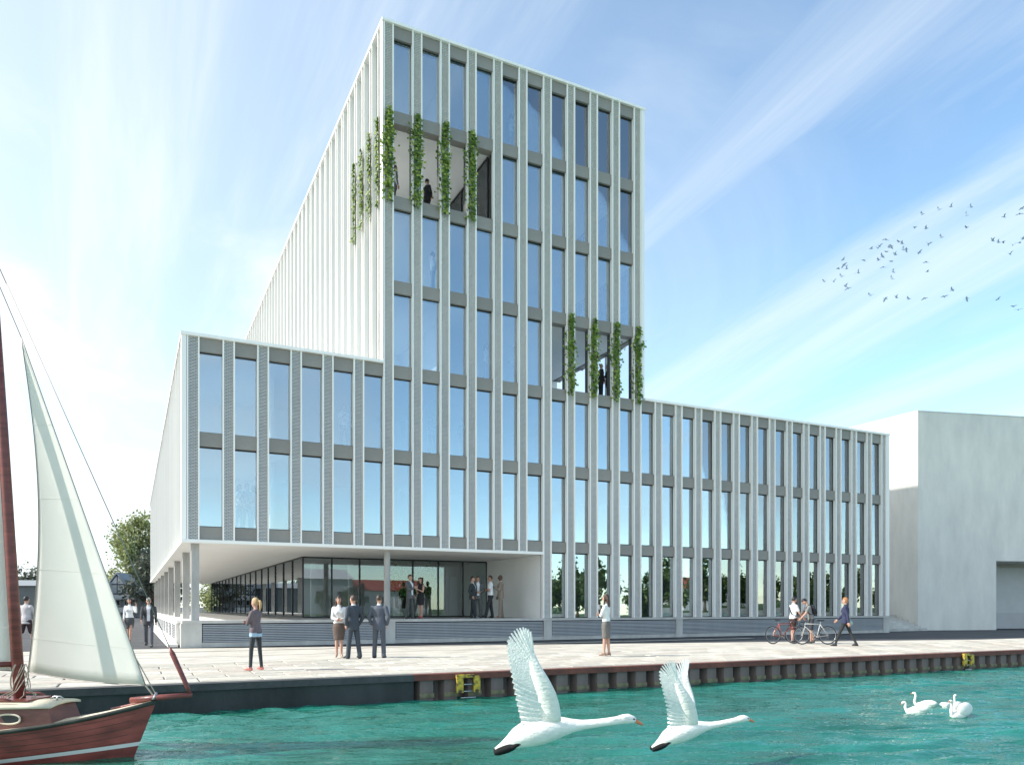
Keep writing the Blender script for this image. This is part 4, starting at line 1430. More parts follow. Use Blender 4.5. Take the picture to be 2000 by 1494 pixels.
def sail(name, corner, belly, hollow, nu=16, nvv=28):
    """triangular sail: head, tack (front foot), clew (rear foot)"""
    H_, T_, C_ = [Vector(c) for c in corner]
    vv, ff = [], []
    for j in range(nvv + 1):
        t_ = j / nvv
        a, c = H_.lerp(T_, t_), H_.lerp(C_, t_)
        c = c + Vector((hollow[0] * math.sin(t_ * math.pi), 0, 0))
        for i in range(nu + 1):
            u_ = i / nu
            p = a.lerp(c, u_)
            p.y += belly * math.sin(u_ * math.pi) ** 0.9 * math.sin(min(1, t_ * 1.05) * math.pi * 0.62) * t_ ** 0.5
            p.z -= hollow[1] * math.sin(u_ * math.pi) * max(0, t_ - 0.8) / 0.2
            vv.append(p)
    for j in range(nvv):
        for i in range(nu):
            a = j * (nu + 1) + i
            ff.append((a, a + 1, a + nu + 2, a + nu + 1))
    o = obj(name, mesh_from(name, vv, ff, [M_SAIL], True), boat)
    md = o.modifiers.new('thickness', 'SOLIDIFY')
    md.thickness = 0.006
    bl = [vv[j * (nu + 1)] for j in range(nvv + 1)]
    le = [vv[j * (nu + 1) + nu] for j in range(nvv + 1)]
    fo = [vv[nvv * (nu + 1) + i] for i in range(nu + 1)]
    for nm, pts in (('luff_rope', bl), ('leech_rope', le), ('foot_rope', fo)):
        obj(nm, mesh_from(nm, *tube([tuple(p) for p in pts], 0.007, 5), [M_WIRE], True), o)
    for j in (7, 13, 19, 25):                    # cloth seams
        pts = [vv[j * (nu + 1) + i] + Vector((0, -0.0045, 0)) for i in range(nu + 1)]
        obj('sail_seam', mesh_from('sail_seam', *tube([tuple(p) for p in pts], 0.0022, 4), [M_SAIL]), o)
    return o


sail('jib', [(-1.80, 0, 5.60), (-0.143, 0, 0.966), (-2.10, 0.62, 1.09)], 0.10, (0.19, 0.05))
sail('mainsail', [tuple(mast_at(6.5) + Vector((-.07, 0, 0))), (-1.93, 0.0, 1.16), (-4.3, -0.50, 1.30)], 0.04, (-0.1, 0.0))
for (nm, a, c, r_) in (('tack_line', (-0.143, 0, 0.966), (0.0, 0, 0.78), 0.011), ('tack_line', (-0.30, 0.0, 1.38), (0.0, 0.02, 0.82), 0.008), ('jib_halyard', (-1.80, 0, 5.60), (-2.14, 0, 6.4), 0.006),
                       ('jib_sheet', (-2.10, 0.62, 1.09), (-2.3, 0.5, 0.70), 0.007), ('shroud', tuple(MT + Vector((0, 0, -.5))), (-2.25, -0.70, 0.42), 0.004), ('shroud', tuple(MT + Vector((0, 0, -.5))), (-2.25, 0.70, 0.42), 0.004)):
    obj(nm, mesh_from(nm, *tube([a, c], r_, 5), [M_ROPE if r_ > 0.0065 else M_WIRE]), boat)
rr = random.Random(2)
for q in range(10):                              # halyard tails coiled round the foot of the mast
    a0 = rr.uniform(0, 6.28)
    rad = rr.uniform(0.075, 0.13)
    pts = []
    for w_ in range(10):
        z = 0.80 + w_ * 0.05
        m_ = mast_at(z)
        sp_ = rad + (0.10 if w_ < 2 else 0.0)
        pts.append((m_.x + math.cos(a0 + w_ * 0.25) * sp_, m_.y + math.sin(a0 + w_ * .25) * sp_, z))
    obj('rope_tail', mesh_from('rope_tail', *tube(pts, 0.006, 5), [M_ROPE, ], True), boat)
obj('cleat', MB().tube([(-1.35, -.1, .80), (-1.30, -.1, .83), (-1.22, -.1, .83), (-1.18, -.1, .80)], 0.012, 6).tube([(-1.26, -.1, .78), (-1.26, -.1, .83)], .014, 6).mesh('cleat', [M_STEEL], True), boat)
obj('bow_fitting', MB().tube([(-.02, -.05, .78), (0, 0, .86), (-.02, .05, .78)], 0.018, 8).mesh('bow_fitting', [M_STEEL], True), boat)

# ------------------------------------------------------------------ people
SKIN = {'fair': (0.52, 0.30, 0.22), 'tan': (0.40, 0.21, 0.14), 'dark': (0.10, 0.05, 0.035)}
HAIR = {'black': (0.012, 0.010, 0.010), 'brown': (0.055, 0.030, 0.018), 'blond': (0.46, 0.30, 0.14), 'grey': (0.40, 0.39, 0.38), 'ginger': (0.35, 0.15, 0.05)}


def cmat(c, kind='cloth'):
    nm = kind + '_%02x%02x%02x' % tuple(int(min(255, x * 255)) for x in c)
    if kind == 'skin':
        return mat(nm, c, 0.5, 0.06, 12)
    if kind == 'hair':
        return mat(nm, c, 0.45, 0.25, 14, 0.5, 70, stretch=(1, 1, .25))
    if kind == 'leather':
        return mat(nm, c, 0.35, 0.1, 10)
    return mat(nm, c, 0.85, 0.13, 7, 0.55, 11, stretch=(1.6, 1.6, .7))


def person(spec):
    """returns pieces (verts, faces, slot) of one posed figure in its own space, facing +Y, 1.75 m tall, plus extra data"""
    g = spec.get
    fem = g('fem', False)
    top, bot = g('top', 'suit'), g('bot', 'trousers')
    PC = []                                      # (v, f, slot)
    SLOT = {'skin': 0, 'top': 1, 'bottom': 2, 'shoe': 3, 'shirt': 4}
    add = lambda vf, s: PC.append((list(vf[0]), vf[1], SLOT[s]))
    legs = g('legs', ((0, 2), (0, 2)))
    spread = g('spread', 0.04)
    hips, ank = {}, {}
    raw = {}
    for s, (sw, bend) in zip((-1, 1), legs):
        hip = Vector((s * (0.064 if bot in ('skirt', 'dress') else 0.088), 0, 0.0))
        td = Vector((s * spread, math.sin(R(sw)), -math.cos(R(sw)))).normalized()
        knee = hip + td * 0.425
        sd = Vector((s * spread * 0.6, math.sin(R(sw - bend)), -math.cos(R(sw - bend)))).normalized()
        an = knee + sd * 0.415
        raw[s] = (hip, knee, an, sw - bend)
    low = min(r_[2].z for r_ in raw.values())
    pz = 0.085 - low                              # pelvis height so that the lower foot stands
    if g('heels'):
        pz += 0.03
    for s, (hip, knee, an, ang) in raw.items():
        up = Vector((0, 0, pz))
        hip, knee, an = hip + up, knee + up, an + up
        lift = an.z - (0.115 if g('heels') else 0.085)
        bare = bot in ('skirt', 'dress', 'shorts')
        if bot in ('trousers', 'slim'):
            w_ = (0.088, 0.062, 0.056) if bot == 'trousers' else (0.080, 0.052, 0.040)
            if not fem and bot == 'trousers':
                w_ = (0.092, 0.070, 0.064)
            add(capsule(hip, w_[0], knee, w_[1]), 'bottom')
            add(capsule(knee, w_[1], an + Vector((0, 0, -0.01)), w_[2]), 'bottom')
            if bot == 'trousers':
                add(capsule(an.lerp(knee, 0.1), w_[2], an + Vector((0, 0.01, -0.035)), w_[2] * 1.06), 'bottom')
        else:
            mid = hip.lerp(knee, 0.82 if bot == 'shorts' else 0.6)
            add(capsule(hip, 0.085 if bot == 'shorts' else 0.070, mid, 0.080 if bot == 'shorts' else 0.062), 'bottom' if bot == 'shorts' else 'skin')
            if bot == 'shorts':
                add(capsule(hip, 0.098, mid, 0.088), 'bottom')
            add(capsule(mid, 0.062, knee, 0.050), 'skin')
            add(capsule(knee, 0.050, knee.lerp(an, 0.35), 0.052), 'skin')
            add(capsule(knee.lerp(an, 0.35), 0.052, an, 0.034), 'skin')
        # foot: rolled by the shank's lean
        out = s * 0.03
        if lift > 0.04:
            fd = Vector((out, math.cos(R(55)), -math.sin(R(55))))
        elif g('heels'):
            fd = Vector((out, 0.13, -0.075)).normalized()
        else:
            fd = Vector((out, 0.16, -0.05)).normalized()
        heel = an + Vector((0, -0.035, -0.045))
        toe = an + fd * (0.165 if not fem else 0.15)
        if lift < 0.04:
            toe.z = max(0.022, toe.z)
            heel.z = max(0.034, heel.z) if not g('heels') else heel.z
        fs = 'shoe' if not g('barefoot') else 'skin'
        add(capsule(an + Vector((0, -0.01, -0.02)), 0.040, an.lerp(toe, 0.55), 0.036), fs)
        add(capsule(heel, 0.034, toe, 0.026), fs)
        if g('heels') and lift < 0.04:
            add(capsule((heel.x, heel.y - .01, heel.z), 0.02, (heel.x, heel.y - .015, 0.012), 0.011), 'shoe')
    # trunk, built upright and then leaned about the pelvis
    T = []
    tadd = lambda vf, s: T.append((list(vf[0]), vf[1], SLOT[s]))
    b0 = pz - 0.92
    wst, hpw, chs, shw = (0.118, 0.172, 0.150, 0.158) if fem else (0.150, 0.162, 0.172, 0.190)
    wst *= g('wide', 1.0)
    hpw *= g('wide', 1.0)
    jk = 0.016 if top in ('suit', 'jacket') else (0.006 if top in ('sweater', 'shirt', 'tee') else 0.0)
    tslot = 'top'
    z = lambda q: q + b0
    rings = [(0, 0, z(.99), hpw * .97 + jk, .112 + jk), (0, 0, z(1.06), wst * 1.12 + jk, .104 + jk), (0, 0.005, z(1.14), wst + jk, .098 + jk), (0, 0.012, z(1.24), chs * .96 + jk, .112 + jk),
             (0, 0.012, z(1.32), chs * 1.03 + jk, .118 + jk), (0, 0, z(1.39), shw * .96 + jk, .105 + jk), (0, -0.008, z(1.445), shw * .78, .082), (0, -0.01, z(1.485), .075, .066)]
    tadd(loft(rings, 18), tslot)
    if fem:
        for s in (-1, 1):
            tadd(ellipsoid((s * .065, .085, z(1.285)), (.062, .058, .062)), tslot)
    hem = g('hem', {'suit': 0.80, 'jacket': 0.84, 'shirt': 0.93, 'tee': 0.93, 'sweater': 0.92, 'blouse': 0.99, 'dress': 0.99, 'long': 0.80}.get(top, 0.95))
    if top != 'blouse' and top != 'dress':
        tadd(loft([(0, 0, z(hem), hpw + jk + .008, .125 + jk), (0, 0, z(hem + .05), hpw + jk + .004, .122 + jk), (0, 0, z(1.02), hpw * .95 + jk, .114 + jk), (0, 0, z(1.08), wst * 1.08 + jk, .10 + jk)], 18), 'top')
    if g('undershirt'):
        tadd(loft([(0, 0, z(.83), hpw + .012, .125), (0, 0, z(.90), hpw + .01, .125), (0, 0, z(.96), hpw, .118)], 18), 'shirt')
    # pelvis
    if bot == 'skirt':
        k_ = g('skirt_len', 0.53)
        PC.append((*loft([(0, 0, z(k_), .145, .115), (0, 0, z(k_ + .12), .160, .122), (0, 0, z(.80), hpw + .014, .132), (0, 0, z(.90), hpw + .010, .128), (0, 0, z(1.0), wst * 1.12, .106), (0, 0, z(1.04), wst * 1.05, .10)], 18), 2))
    elif bot == 'dress':
        PC.append((*loft([(0, 0, z(.56), .150, .118), (0, 0, z(.66), .162, .122), (0, 0, z(.80), hpw + .012, .13), (0, 0, z(.90), hpw + .006, .125), (0, 0, z(1.02), wst * 1.1, .104)], 18), 1))
    else:
        PC.append((*loft([(0, 0, z(.80), hpw * .80, .095), (0, 0, z(.86), hpw * .97, .115), (0, -.008, z(.93), hpw, .120), (0, 0, z(1.02), hpw * .9, .108)], 18), 2))
    # neck and head
    hy = g('head_yaw', 0)
    hp = g('head_pitch', 0)
    hz = z(1.645)
    HM = Matrix.Translation((0, 0.012, hz - .10)) @ Euler((R(-hp), 0, R(hy))).to_matrix().to_4x4() @ Matrix.Translation((0, -0.012, -hz + .10))
    tadd(capsule((0, -.012, z(1.45)), .056 if not fem else .048, (0, .006, z(1.575)), .052 if not fem else .044), 'skin')
    if top in ('suit', 'shirt', 'tee', 'sweater', 'blouse', 'jacket') and not g('bareneck'):
        tadd(capsule((0, -.014, z(1.462)), .066, (0, -.004, z(1.492)), .060), 'shirt' if top in ('suit', 'jacket') else 'top')
    HP = [ellipsoid((0, .012, hz + .012), (.074, .094, .108), 16, 12), ellipsoid((0, .040, hz - .055), (.052, .058, .062), 12, 8), ellipsoid((0, .062, hz - .092), (.026, .026, .022), 10, 6),
          capsule((0, .100, hz + .012), .010, (0, .122, hz - .026), .0145, 8)]
    for s in (-1, 1):
        HP.append(ellipsoid((s * .076, .004, hz - .01), (.012, .022, .034), 8, 6))
    for (v_, f_) in HP:
        tadd(([HM @ Vector(p) for p in v_], f_), 'skin')
    # arms
    hands = []
    for s, arm in zip((-1, 1), g('arms', ('side', 'side'))):
        f_, ab, be, inw = {'side': (4, 9, 14, 4), 'pocket': (-14, 20, 42, 22), 'crossed': (22, 6, 84, 66), 'clasp': (14, 9, 62, 44), 'phone': (38, 26, 132, 6), 'bar': (44, 6, 14, -4),
                           'gesture': (18, 10, 76, 16), 'hip': (-16, 36, 62, 52), 'back': (-30, 10, 12, 10), 'fwd': (28, 8, 18, 4), 'hold': (20, 6, 96, 34), 'swingb': (-20, 8, 12, 2), 'rest': (48, 12, 46, 16)}[arm] \
            if isinstance(arm, str) else arm
        sh = Vector((s * (shw - .008), -0.008, z(1.405)))
        ud = Vector((s * math.sin(R(ab)), math.sin(R(f_)) * math.cos(R(ab)), -math.cos(R(f_)) * math.cos(R(ab)))).normalized()
        el = sh + ud * 0.285
        fa = R(f_ + be)
        fd = Vector((-s * math.sin(R(inw)) + s * math.sin(R(ab)) * .4, math.sin(fa) * math.cos(R(inw)), -math.cos(fa) * math.cos(R(inw)))).normalized()
        wr = el + fd * 0.245
        slv = g('sleeve', 'long')
        k = .9 if fem else 1.0
        sl = .010 if jk > .01 else .004
        if slv == 'long':
            tadd(capsule(sh, .062 * k + sl, el, .045 * k + sl), 'top')
            tadd(capsule(el, .045 * k + sl, el.lerp(wr, .93), .033 * k + sl), 'top')
            tadd(capsule(el.lerp(wr, .9), .030 * k, wr, .027 * k), 'skin')
        elif slv == 'short':
            tadd(capsule(sh, .064 * k + sl, sh.lerp(el, .62), .056 * k + sl), 'top')
            tadd(capsule(sh.lerp(el, .5), .048 * k, el, .040 * k), 'skin')
            tadd(capsule(el, .040 * k, wr, .028 * k), 'skin')
        else:
            tadd(capsule(sh, .052 * k, el, .040 * k), 'skin')
            tadd(capsule(el, .040 * k, wr, .027 * k), 'skin')
        hands.append((s, wr, fd, arm))
    # lean
    L = g('lean', 0)
    piv = Vector((0, 0, z(.95)))
    LM = Matrix.Translation(piv) @ Euler((R(-L), R(g('tilt', 0)), R(g('twist', 0)))).to_matrix().to_4x4() @ Matrix.Translation(-piv)
    for (v_, f_, s_) in T:
        PC.append(([LM @ Vector(p) for p in v_], f_, s_))
    # hands: palm, four fingers and a thumb
    HG = MB()
    for (s, wr, fd, arm) in hands:
        u_ = fd.cross(Vector((0, 0, 1)) if abs(fd.z) < .85 else Vector((0, 1, 0))).normalized()
        w_ = fd.cross(u_).normalized()
        if abs(fd.z) > .6:                        # hanging hand: palm towards the thigh
            ax, nrm_ = Vector((0, 1, 0)), Vector((-s, 0, 0))
            ax = (ax - fd * ax.dot(fd)).normalized()
        else:
            ax, nrm_ = Vector((0, 0, 1)), Vector((-s, 0.2, 0)).normalized()
            ax = (ax - fd * ax.dot(fd)).normalized()
        nrm_ = (nrm_ - fd * nrm_.dot(fd) - ax * nrm_.dot(ax)).normalized()
        pc = wr + fd * 0.045
        rot = Matrix((ax, nrm_, fd)).transposed()
        HG.ell(tuple(pc), (.040, .017, .054), 10, 6, rot=rot)
        curl = 0.75 if arm in ('bar', 'hold', 'phone', 'crossed', 'clasp') else 0.4
        for q, ln in enumerate((.066, .074, .070, .054)):
            o_ = wr + fd * .088 + ax * (.028 - .0185 * q)
            k1 = o_ + (fd * math.cos(curl * .6) + nrm_ * math.sin(curl * .6)) * ln * .5
            k2 = k1 + (fd * math.cos(curl * 1.5) + nrm_ * math.sin(curl * 1.5)) * ln * .5
            HG.tube([tuple(o_ - fd * .015), tuple(k1), tuple(k2)], [.0092, .0085, .0066], 6)
        t0 = wr + fd * .025 + ax * .030
        t1 = t0 + (fd * .6 + ax * .6 + nrm_ * .35).normalized() * .04
        t2 = t1 + (fd * .9 + nrm_ * .4).normalized() * .03
        HG.tube([tuple(t0), tuple(t1), tuple(t2)], [.0125, .0105, .0075], 6)
    hv_ = [LM @ Vector(p) for p in HG.v]
    # face details
    FD = MB()
    for s in (-1, 1):
        FD.ell((s * .029, .094, hz + .012), (.0125, .008, .0065), 8, 6, 0)
        FD.ell((s * .030, .098, hz + .034), (.018, .006, .0045), 8, 6, 1)
    FD.ell((0, .096, hz - .056), (.024, .008, .0065), 8, 6, 2)
    if g('glasses'):
        for s in (-1, 1):
            FD.ell((s * .032, .104, hz + .010), (.026, .008, .017), 10, 6, 0)
        FD.tube([(-.075, .02, hz + .018), (-.06, .095, hz + .016), (.06, .095, hz + .016), (.075, .02, hz + .018)], .005, 5, 0)
    fdv = [LM @ HM @ Vector(p) for p in FD.v]
    # hair
    HR = MB()
    st = g('hair', 'short')
    cv_, cf_ = ellipsoid((0, .006, hz + .018), (.084, .106, .118), 22, 16)
    keep = []
    for q in cf_:
        c_ = sum((Vector(cv_[i]) for i in q), Vector()) / len(q)
        yy, zz_ = c_.y, c_.z - hz
        front = yy > .045 and zz_ < .062 + (0.0 if st != 'long' else -.004)
        low_ = zz_ < (-.035 if yy < .0 else .03)
        if st == 'long':
            low_ = zz_ < -.085
            front = yy > .040 and zz_ < .060
        if not front and not low_:
            keep.append(q)
    if st != 'bald':
        HR.add(cv_, keep)
    if st == 'long':
        HR.add(*loft([(0, -.070, hz - .30, .060, .022), (0, -.078, hz - .22, .078, .034), (0, -.070, hz - .10, .088, .046), (0, -.055, hz, .086, .052), (0, -.04, hz + .06, .07, .05)], 12))
        for s in (-1, 1):
            HR.tube([(s * .074, .03, hz + .06), (s * .082, .022, hz - .05), (s * .084, .03, hz - .16), (s * .078, .05, hz - .26)], [.020, .024, .022, .010], 7)
    elif st == 'pony':
        HR.tube([(0, -.085, hz + .05), (0, -.125, hz + .045), (0, -.145, hz - .02), (0, -.135, hz - .12), (0, -.115, hz - .20)], [.022, .032, .036, .028, .008], 9)
    elif st == 'curly':
        rr_ = random.Random(5)
        for q in range(60):
            a = rr_.uniform(math.pi * .95, math.pi * 2.05)
            zz_ = rr_.uniform(-.22, .10)
            HR.ell((math.cos(a) * .095, math.sin(a) * .09 + .01, hz + zz_), (.032, .03, .032), 7, 5)
    hrv = [LM @ HM @ Vector(p) for p in HR.v]
    return PC, (hv_, HG.f), (fdv, FD.f, FD.mi), (hrv, HR.f), dict(LM=LM, z=z, hz=hz, b0=b0)


PEOPLE = []


def add_person(label, loc, face, h, group=None, vox=0.0145, extra=None, **spec):
    """face: 0 looks away from the viewer, 90 to the right, 180 at the viewer"""
    PEOPLE.append((label, loc, face, h, group, vox, extra, spec))


SUIT, CHAR, BLK, WHT = (0.075, 0.085, 0.105), (0.060, 0.064, 0.070), (0.018, 0.018, 0.020), (0.80, 0.80, 0.80)
gq = 'people on the quay'
add_person('blonde woman in grey sweater and red shoes standing alone with folded arms', (2.53, 18.27, 0.01), -70, 1.63, gq, fem=True, top='sweater', bot='slim', hairc='blond', hair='pony',
           topc=(0.15, 0.115, 0.125), botc=(0.035, 0.040, 0.045), shoec=(0.60, 0.20, 0.17), shirtc=(0.36, 0.50, 0.62), undershirt=True, arms=('crossed', 'crossed'), legs=((4, 3), (-3, 2)), spread=0.09, bareneck=True)
add_person('woman in white blouse and brown pencil skirt next to the man in a dark suit', (5.33, 22.0, -0.01), 165, 1.72, gq, fem=True, top='blouse', bot='skirt', skirt_len=0.50, hairc='brown', hair='long',
           topc=(0.78, 0.76, 0.74), botc=(0.125, 0.090, 0.075), shoec=(0.40, 0.28, 0.20), shirtc=WHT, arms=('clasp', 'clasp'), heels=True, legs=((3, 2), (-2, 2)), spread=0.0, head_yaw=-12)
add_person('man in dark suit seen from the side talking to the woman in the brown skirt', (5.60, 21.45, 0.0), -48, 1.76, gq, top='suit', hairc='brown', topc=(0.050, 0.062, 0.078), botc=(0.050, 0.062, 0.075), shoec=BLK, shirtc=WHT,
           arms=('pocket', 'pocket'), legs=((6, 2), (-8, 3)), spread=0.05, head_yaw=8)
add_person('man in blue-grey suit seen from behind, hands in pockets', (6.30, 21.29, 0.0), 4, 1.77, gq, top='suit', hairc='brown', topc=(0.085, 0.098, 0.125), botc=(0.080, 0.090, 0.112), shoec=BLK, shirtc=WHT,
           arms=('pocket', 'pocket'), legs=((3, 2), (-3, 2)), spread=0.085)
add_person('long-haired woman in pale blouse and grey skirt standing above the two flying swans', (12.40, 18.95, 0.01), -62, 1.76, gq, fem=True, top='blouse', bot='skirt', skirt_len=0.50, hairc='brown', hair='long',
           topc=(0.70, 0.74, 0.72), botc=(0.155, 0.145, 0.135), shoec=(0.30, 0.20, 0.15), shirtc=WHT, arms=('crossed', 'crossed'), heels=True, legs=((4, 2), (-3, 2)), spread=0.0)
add_person('cyclist in white t-shirt and sunglasses standing behind the red bicycle', (23.75, 22.75, 0.0), 80, 1.84, gq, top='tee', bot='shorts', sleeve='short', hairc='black', topc=(0.76, 0.76, 0.76), botc=(0.045, 0.020, 0.018),
           shoec=BLK, shirtc=WHT, arms=('fwd', 'fwd'), legs=((4, 2), (-5, 4)), spread=0.06, glasses=True, lean=4, extra='strap')
add_person('cyclist in grey t-shirt with black backpack bending over the handlebars', (24.25, 22.30, 0.0), -82, 1.82, gq, top='tee', bot='shorts', sleeve='short', hairc='black', topc=(0.20, 0.205, 0.205), botc=(0.050, 0.052, 0.060),
           shoec=(0.10, 0.09, 0.08), shirtc=WHT, arms=('bar', 'bar'), legs=((4, 3), (-6, 4)), spread=0.06, lean=15, head_pitch=28, extra='backpack')
add_person('ginger-haired woman in navy jacket striding with a pale green shoulder bag', (23.55, 20.05, 0.0), -55, 1.84, gq, fem=True, top='jacket', bot='slim', hairc='ginger', hair='short', topc=(0.030, 0.036, 0.085), botc=(0.026, 0.028, 0.030),
           shoec=BLK, shirtc=(0.03, 0.03, 0.05), hem=0.86, arms=('swingb', 'fwd'), legs=((24, 4), (-20, 8)), spread=0.02, extra='handbag')
gs = 'pedestrians in the side street'
add_person('man in pale striped shirt and dark shorts walking away behind the mast', (-3.37, 32.53, -0.02), 10, 1.86, gs, top='shirt', bot='shorts', hairc='black', topc=(0.48, 0.45, 0.46), botc=(0.045, 0.020, 0.022), shoec=(0.06, 0.07, 0.05),
           shirtc=WHT, hem=0.84, arms=('side', 'fwd'), legs=((-16, 8), (16, 4)), spread=0.03)
add_person('woman in white blouse and dark skirt walking with a phone at her ear', (-0.06, 35.38, -0.02), 168, 1.80, gs, fem=True, top='blouse', bot='skirt', skirt_len=0.56, hairc='black', hair='long', topc=(0.80, 0.80, 0.80), botc=(0.075, 0.080, 0.082),
           shoec=(0.22, 0.05, 0.04), shirtc=WHT, arms=('phone', 'side'), heels=True, legs=((12, 4), (-12, 8)), spread=0.0, extra='phone')
add_person('grey-haired man in dark jacket striding past the corner columns', (0.58, 31.6, -0.02), 158, 1.84, gs, top='suit', hairc='grey', topc=(0.045, 0.046, 0.050), botc=(0.105, 0.110, 0.130), shoec=BLK, shirtc=(0.62, 0.62, 0.65),
           arms=('swingb', 'fwd'), legs=((22, 5), (-20, 12)), spread=0.02, glasses=True, openj=True)
gp = 'people on the podium'
add_person('man in grey suit on the podium facing the woman in black', (10.50, 31.0, PODZ), 118, 1.83, gp, top='suit', hairc='brown', topc=(0.105, 0.112, 0.118), botc=(0.085, 0.090, 0.088), shoec=BLK, shirtc=WHT, arms=('pocket', 'hold'), legs=((4, 2), (-5, 3)), spread=0.06, openj=True)
add_person('woman in sleeveless black dress on the podium', (11.02, 31.1, PODZ), -150, 1.69, gp, fem=True, top='dress', bot='dress', sleeve='none', hairc='brown', hair='curly', topc=(0.020, 0.020, 0.022), botc=(0.02, 0.02, 0.022), shoec=(0.50, 0.12, 0.10), shirtc=BLK,
           arms=('hold', 'clasp'), heels=True, legs=((4, 3), (-4, 2)), spread=0.02, bareneck=True)
add_person('man in near-black suit leaning in, leftmost of the four talking on the podium', (13.36, 31.0, PODZ), 100, 1.80, gp, top='suit', hairc='brown', topc=(0.030, 0.040, 0.042), botc=(0.028, 0.030, 0.034), shoec=(0.20, 0.20, 0.20), shirtc=WHT, arms=('pocket', 'pocket'),
           legs=((-4, 2), (12, 4)), spread=0.04, tilt=3)
add_person('man in grey suit with hands clasped, second from left of the four on the podium', (13.72, 31.25, PODZ), 168, 1.83, gp, top='suit', hairc='brown', topc=(0.115, 0.120, 0.122), botc=(0.105, 0.105, 0.100), shoec=BLK, shirtc=(0.80, 0.80, 0.82), arms=('clasp', 'clasp'),
           legs=((6, 4), (-4, 3)), spread=0.05, openj=True)
add_person('man in white shirt and black trousers with folded arms on the podium', (14.22, 31.0, PODZ), -100, 1.86, gp, top='shirt', sleeve='short', skinc='tan', hairc='brown', topc=(0.80, 0.80, 0.80), botc=(0.030, 0.030, 0.034), shoec=BLK, shirtc=WHT, arms=('crossed', 'crossed'),
           legs=((16, 3), (-6, 3)), spread=0.08, hem=0.96)
add_person('bald man in tan suit at the right of the group on the podium', (14.72, 31.0, PODZ), -98, 1.90, gp, top='suit', skinc='dark', hair='bald', hairc='black', topc=(0.270, 0.215, 0.170), botc=(0.250, 0.200, 0.160), shoec=(0.24, 0.13, 0.08), shirtc=(0.75, 0.70, 0.66),
           arms=('hold', 'side'), legs=((4, 2), (-4, 3)), spread=0.04)
gl_ = 'people on the loggias'
add_person('man in grey jacket leaning on the upper loggia rail by the corner', (9.75, 30.85, ZB + FH * 4), 60, 1.82, gl_, top='suit', hairc='brown', topc=(0.13, 0.14, 0.16), botc=(0.10, 0.10, 0.11), shoec=BLK, shirtc=WHT, arms=('side', 'side'), legs=((3, 2), (-4, 3)), lean=3, vox=0.018)
add_person('person in black turned away on the upper loggia beside the third vine', (11.30, 31.1, ZB + FH * 4), 40, 1.74, gl_, fem=True, top='suit', hairc='black', topc=BLK, botc=BLK, shoec=BLK, shirtc=WHT, arms=('clasp', 'clasp'), vox=0.018)
add_person('person in black on the lower loggia, left of the two talking', (19.82, 30.75, ZB + FH * 2), 75, 1.76, gl_, top='suit', hair='bald', hairc='brown', topc=(0.028, 0.022, 0.026), botc=BLK, shoec=BLK, shirtc=WHT, arms=('hold', 'side'), vox=0.018)
add_person('man in black on the lower loggia, right of the two talking', (20.30, 30.85, ZB + FH * 2), -75, 1.80, gl_, top='suit', hairc='brown', topc=(0.020, 0.030, 0.026), botc=BLK, shoec=BLK, shirtc=WHT, arms=('hold', 'side'), vox=0.018)
gi = 'people behind the office windows'
inn = [(14.95, 5, 'person in light clothes standing behind the top-floor glass', 90, (0.8, 0.8, 0.8), (0.5, 0.55, 0.6), False), (11.30, 3, 'left person behind the glass two floors under the upper loggia', 80, (0.5, 0.55, 0.6), (0.2, 0.25, 0.32), False),
       (11.62, 3, 'right person in a pale shirt behind the glass two floors under the upper loggia', -80, (0.8, 0.78, 0.78), (0.25, 0.28, 0.33), True), (7.57, 1, 'person in white shirt behind the upper glass of the left wing', 160, (0.8, 0.8, 0.82), (0.05, 0.06, 0.09), False),
       (7.90, 1, 'person in a pink top behind the upper glass of the left wing', -110, (0.62, 0.30, 0.27), (0.10, 0.11, 0.15), True), (3.62, 0, 'woman in white top behind the lower glass of the left wing', 90, (0.8, 0.8, 0.8), (0.12, 0.13, 0.18), True),
       (3.90, 0, 'man in grey jacket behind the lower glass of the left wing', 120, (0.18, 0.20, 0.25), (0.10, 0.11, 0.14), False), (4.16, 0, 'person half hidden by a pier behind the lower glass of the left wing', -90, (0.7, 0.5, 0.45), (0.15, 0.15, 0.2), True),
       (11.30, 1, 'person in shorts behind the tower glass over the entrance', 150, (0.12, 0.16, 0.25), (0.05, 0.06, 0.08), False), (12.70, 1, 'person in blue behind the tower glass right of the one in shorts', -150, (0.10, 0.18, 0.35), (0.08, 0.09, 0.12), False),
       (13.75, 2, 'person in pale shirt left of two behind the mid-tower glass', 90, (0.75, 0.75, 0.78), (0.2, 0.22, 0.28), True), (15.15, 2, 'person in pale suit right of two behind the mid-tower glass', -90, (0.6, 0.6, 0.62), (0.3, 0.32, 0.36), False)]
for (x, fl, lab, fc, tcol, bcol, fm) in inn:
    add_person(lab, (x, YF + 0.72, ZB + FH * fl), fc, 1.74 if not fm else 1.68, gi, vox=0.024, fem=fm, top='shirt', bot='trousers', hairc='brown', hair='long' if fm else 'short', topc=tcol, botc=bcol, shoec=BLK, shirtc=WHT,
               arms=('gesture', 'hold') if fl % 2 else ('clasp', 'pocket'), legs=((4, 2), (-4, 3)))


